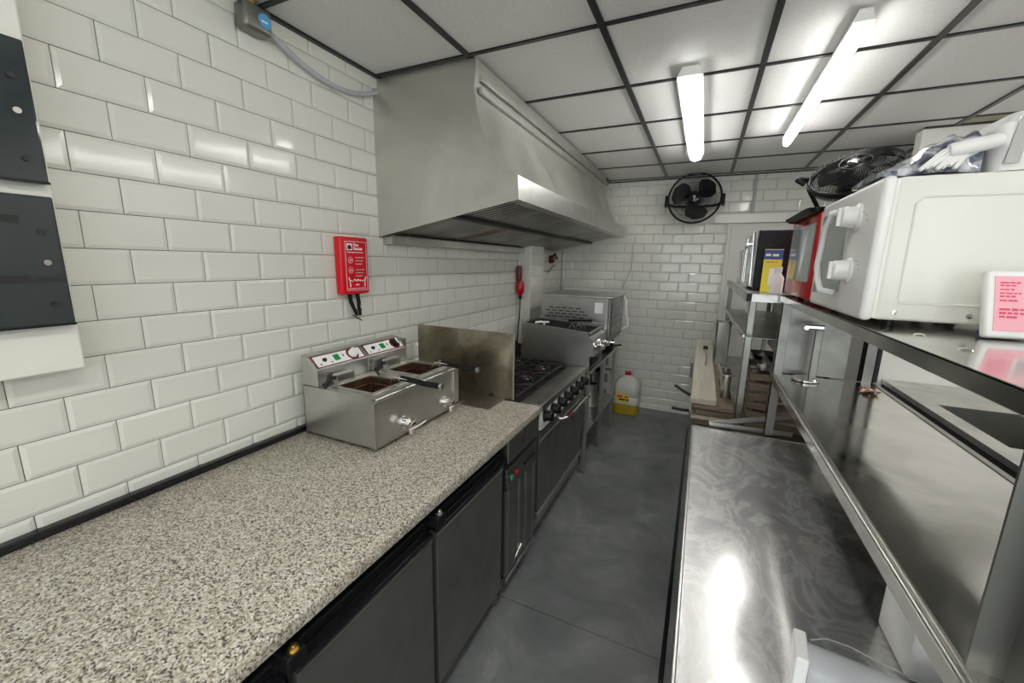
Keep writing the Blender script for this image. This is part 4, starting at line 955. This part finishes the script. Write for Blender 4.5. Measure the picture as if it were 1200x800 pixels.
for i, (y_, z_, lab) in enumerate(((2.50, .84, 'black handled spatula poking out of the board stack, lowest by the aisle'), (2.62, .90, 'black handled tongs hooked over the aisle side of the boards'))):
    t = thing('spatula' if i == 0 else 'tongs', lab, 'utensil', (.02, y_, z_))
    MB().tube([(-.02, 0, 0), (-.06, .01, -.005 + .02 * i), (-.115, .02, -.005 + .05 * i)], .009, 8).build('grip', 'black_plastic', t)
    MB().tube([(-.02, 0, 0), (.10, 0, .0)], .004, 6).build('shaft', 'steel', t)
t = thing('wire_whisk', 'wire whisk hanging beside the pale board over the aisle', 'whisk', (-.012, 2.95, .93))
for k in range(5):
    a = k * PI / 5; q = MB().tube([(.012 * math.cos(a) * math.sin(PI * s / 8) * 2.2, .012 * math.sin(a) * math.sin(PI * s / 8) * 2.2, -.15 + .02 * s) for s in range(9)], .0012, 5); q.build('wire', 'steel', t)
MB().cyl((0, 0, 0), (0, 0, .10), .008).build('grip', 'steel_dark', t)

# folded angle frame at the table end
t = thing('folding_bracket', 'pale steel angle frame folded into a V at the prep table end', 'bracket', (.10, 2.19, PZ + .0015))
def bar(p, q_, w_=.022, h=.024):
    p, q_ = Vector(p), Vector(q_); d = q_ - p; F = frame(p, d, (-d.y, d.x, 0)); ln = d.length
    return MB().box(0, ln, -w_ / 2, w_ / 2, 0, .003, F).box(0, ln, -w_ / 2, -w_ / 2 + .003, 0, h, F)
bar((0, .0, 0), (.36, .035, 0)).build('lower_bar', 'steel', t)
bar((0, .004, .003), (.40, .06, .095)).build('upper_bar', 'steel', t)
MB().cyl((.004, 0, 0), (.004, 0, .014), .010).build('pivot_bolt', 'chrome', t)

# objects on the prep table, bottom of frame
t = thing('film_roll', 'roll of shiny clear film with white end at the near end of the prep table', 'film roll', (.235, .845, PZ + .040), (0, 0, math.radians(-6)))
MB().cyl((.02, 0, 0), (.32, 0, 0), .038, n=28).build('roll', 'bag_plastic', t)
MB().box(-.002, .020, -.038, .038, -.038, .040).build('end_board', 'white_plastic', t, bev=.004)
MB().tube([(.03, .044, .02), (.06, .075, .012), (.10, .085, .006), (.15, .070, .008), (.20, .046, .02)], .0014, 6).build('loose_edge', 'clear_plastic', t)
tag(MB().bbox(.44, .60, .93, 1.08, PZ + .001, PZ + .245, .010, 3).build('white_tub', 'white_plastic'), 'white plastic tub on the prep table tucked under the lower shelf', 'tub')

# ---------------------------------------------------------------- sink worktop beyond the gantry
t = thing('sink_unit', 'stainless sink worktop with dark bowls seen through the shelf gap', 'sink')
kx0, kx1, ky0, ky1, kz = 1.245, 1.98, .9, 3.695, .90
bowls = ((1.33, 1.80, 2.50, 3.14), (1.33, 1.80, 1.70, 2.40)); q = MB()
q.box(kx0, bowls[0][0], ky0, ky1, kz - .03, kz).box(bowls[0][1], kx1, ky0, ky1, kz - .03, kz).box(bowls[0][0], bowls[0][1], bowls[0][3], ky1, kz - .03, kz).box(bowls[0][0], bowls[0][1], bowls[1][3], bowls[0][2], kz - .03, kz).box(bowls[0][0], bowls[0][1], ky0, bowls[1][2], kz - .03, kz)
q.build('drainer_top', 'steel', t)
for a in bowls:
    q = MB(); z0_ = .62
    q.box(a[0], a[0] + .003, a[2], a[3], z0_, kz - .002).box(a[1] - .003, a[1], a[2], a[3], z0_, kz - .002).box(a[0], a[1], a[2], a[2] + .003, z0_, kz - .002).box(a[0], a[1], a[3] - .003, a[3], z0_, kz - .002).box(a[0], a[1], a[2], a[3], z0_, z0_ + .003)
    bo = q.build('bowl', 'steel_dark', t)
    MB().cyl(((a[0] + a[1]) / 2, (a[2] + a[3]) / 2, z0_ + .003), ((a[0] + a[1]) / 2, (a[2] + a[3]) / 2, z0_ + .006), .035).build('drain', 'black_iron', bo)
box('front_apron', 'black_iron', t, kx0, kx0 + .01, ky0, ky1, .75, kz - .031)
for x_ in (kx0 + .03, kx1 - .03):
    for y_ in (ky0 + .04, 2.4, ky1 - .04): MB().cyl((x_, y_, 0), (x_, y_, kz - .03), .018).build('leg', 'steel', t)
MB().tube([(1.88, 2.45, .90), (1.88, 2.45, 1.12), (1.82, 2.45, 1.18), (1.72, 2.45, 1.16), (1.70, 2.45, 1.10)], .011, 8).build('tap', 'chrome', t)
rebase(t, (1.6, 2.3, 0))
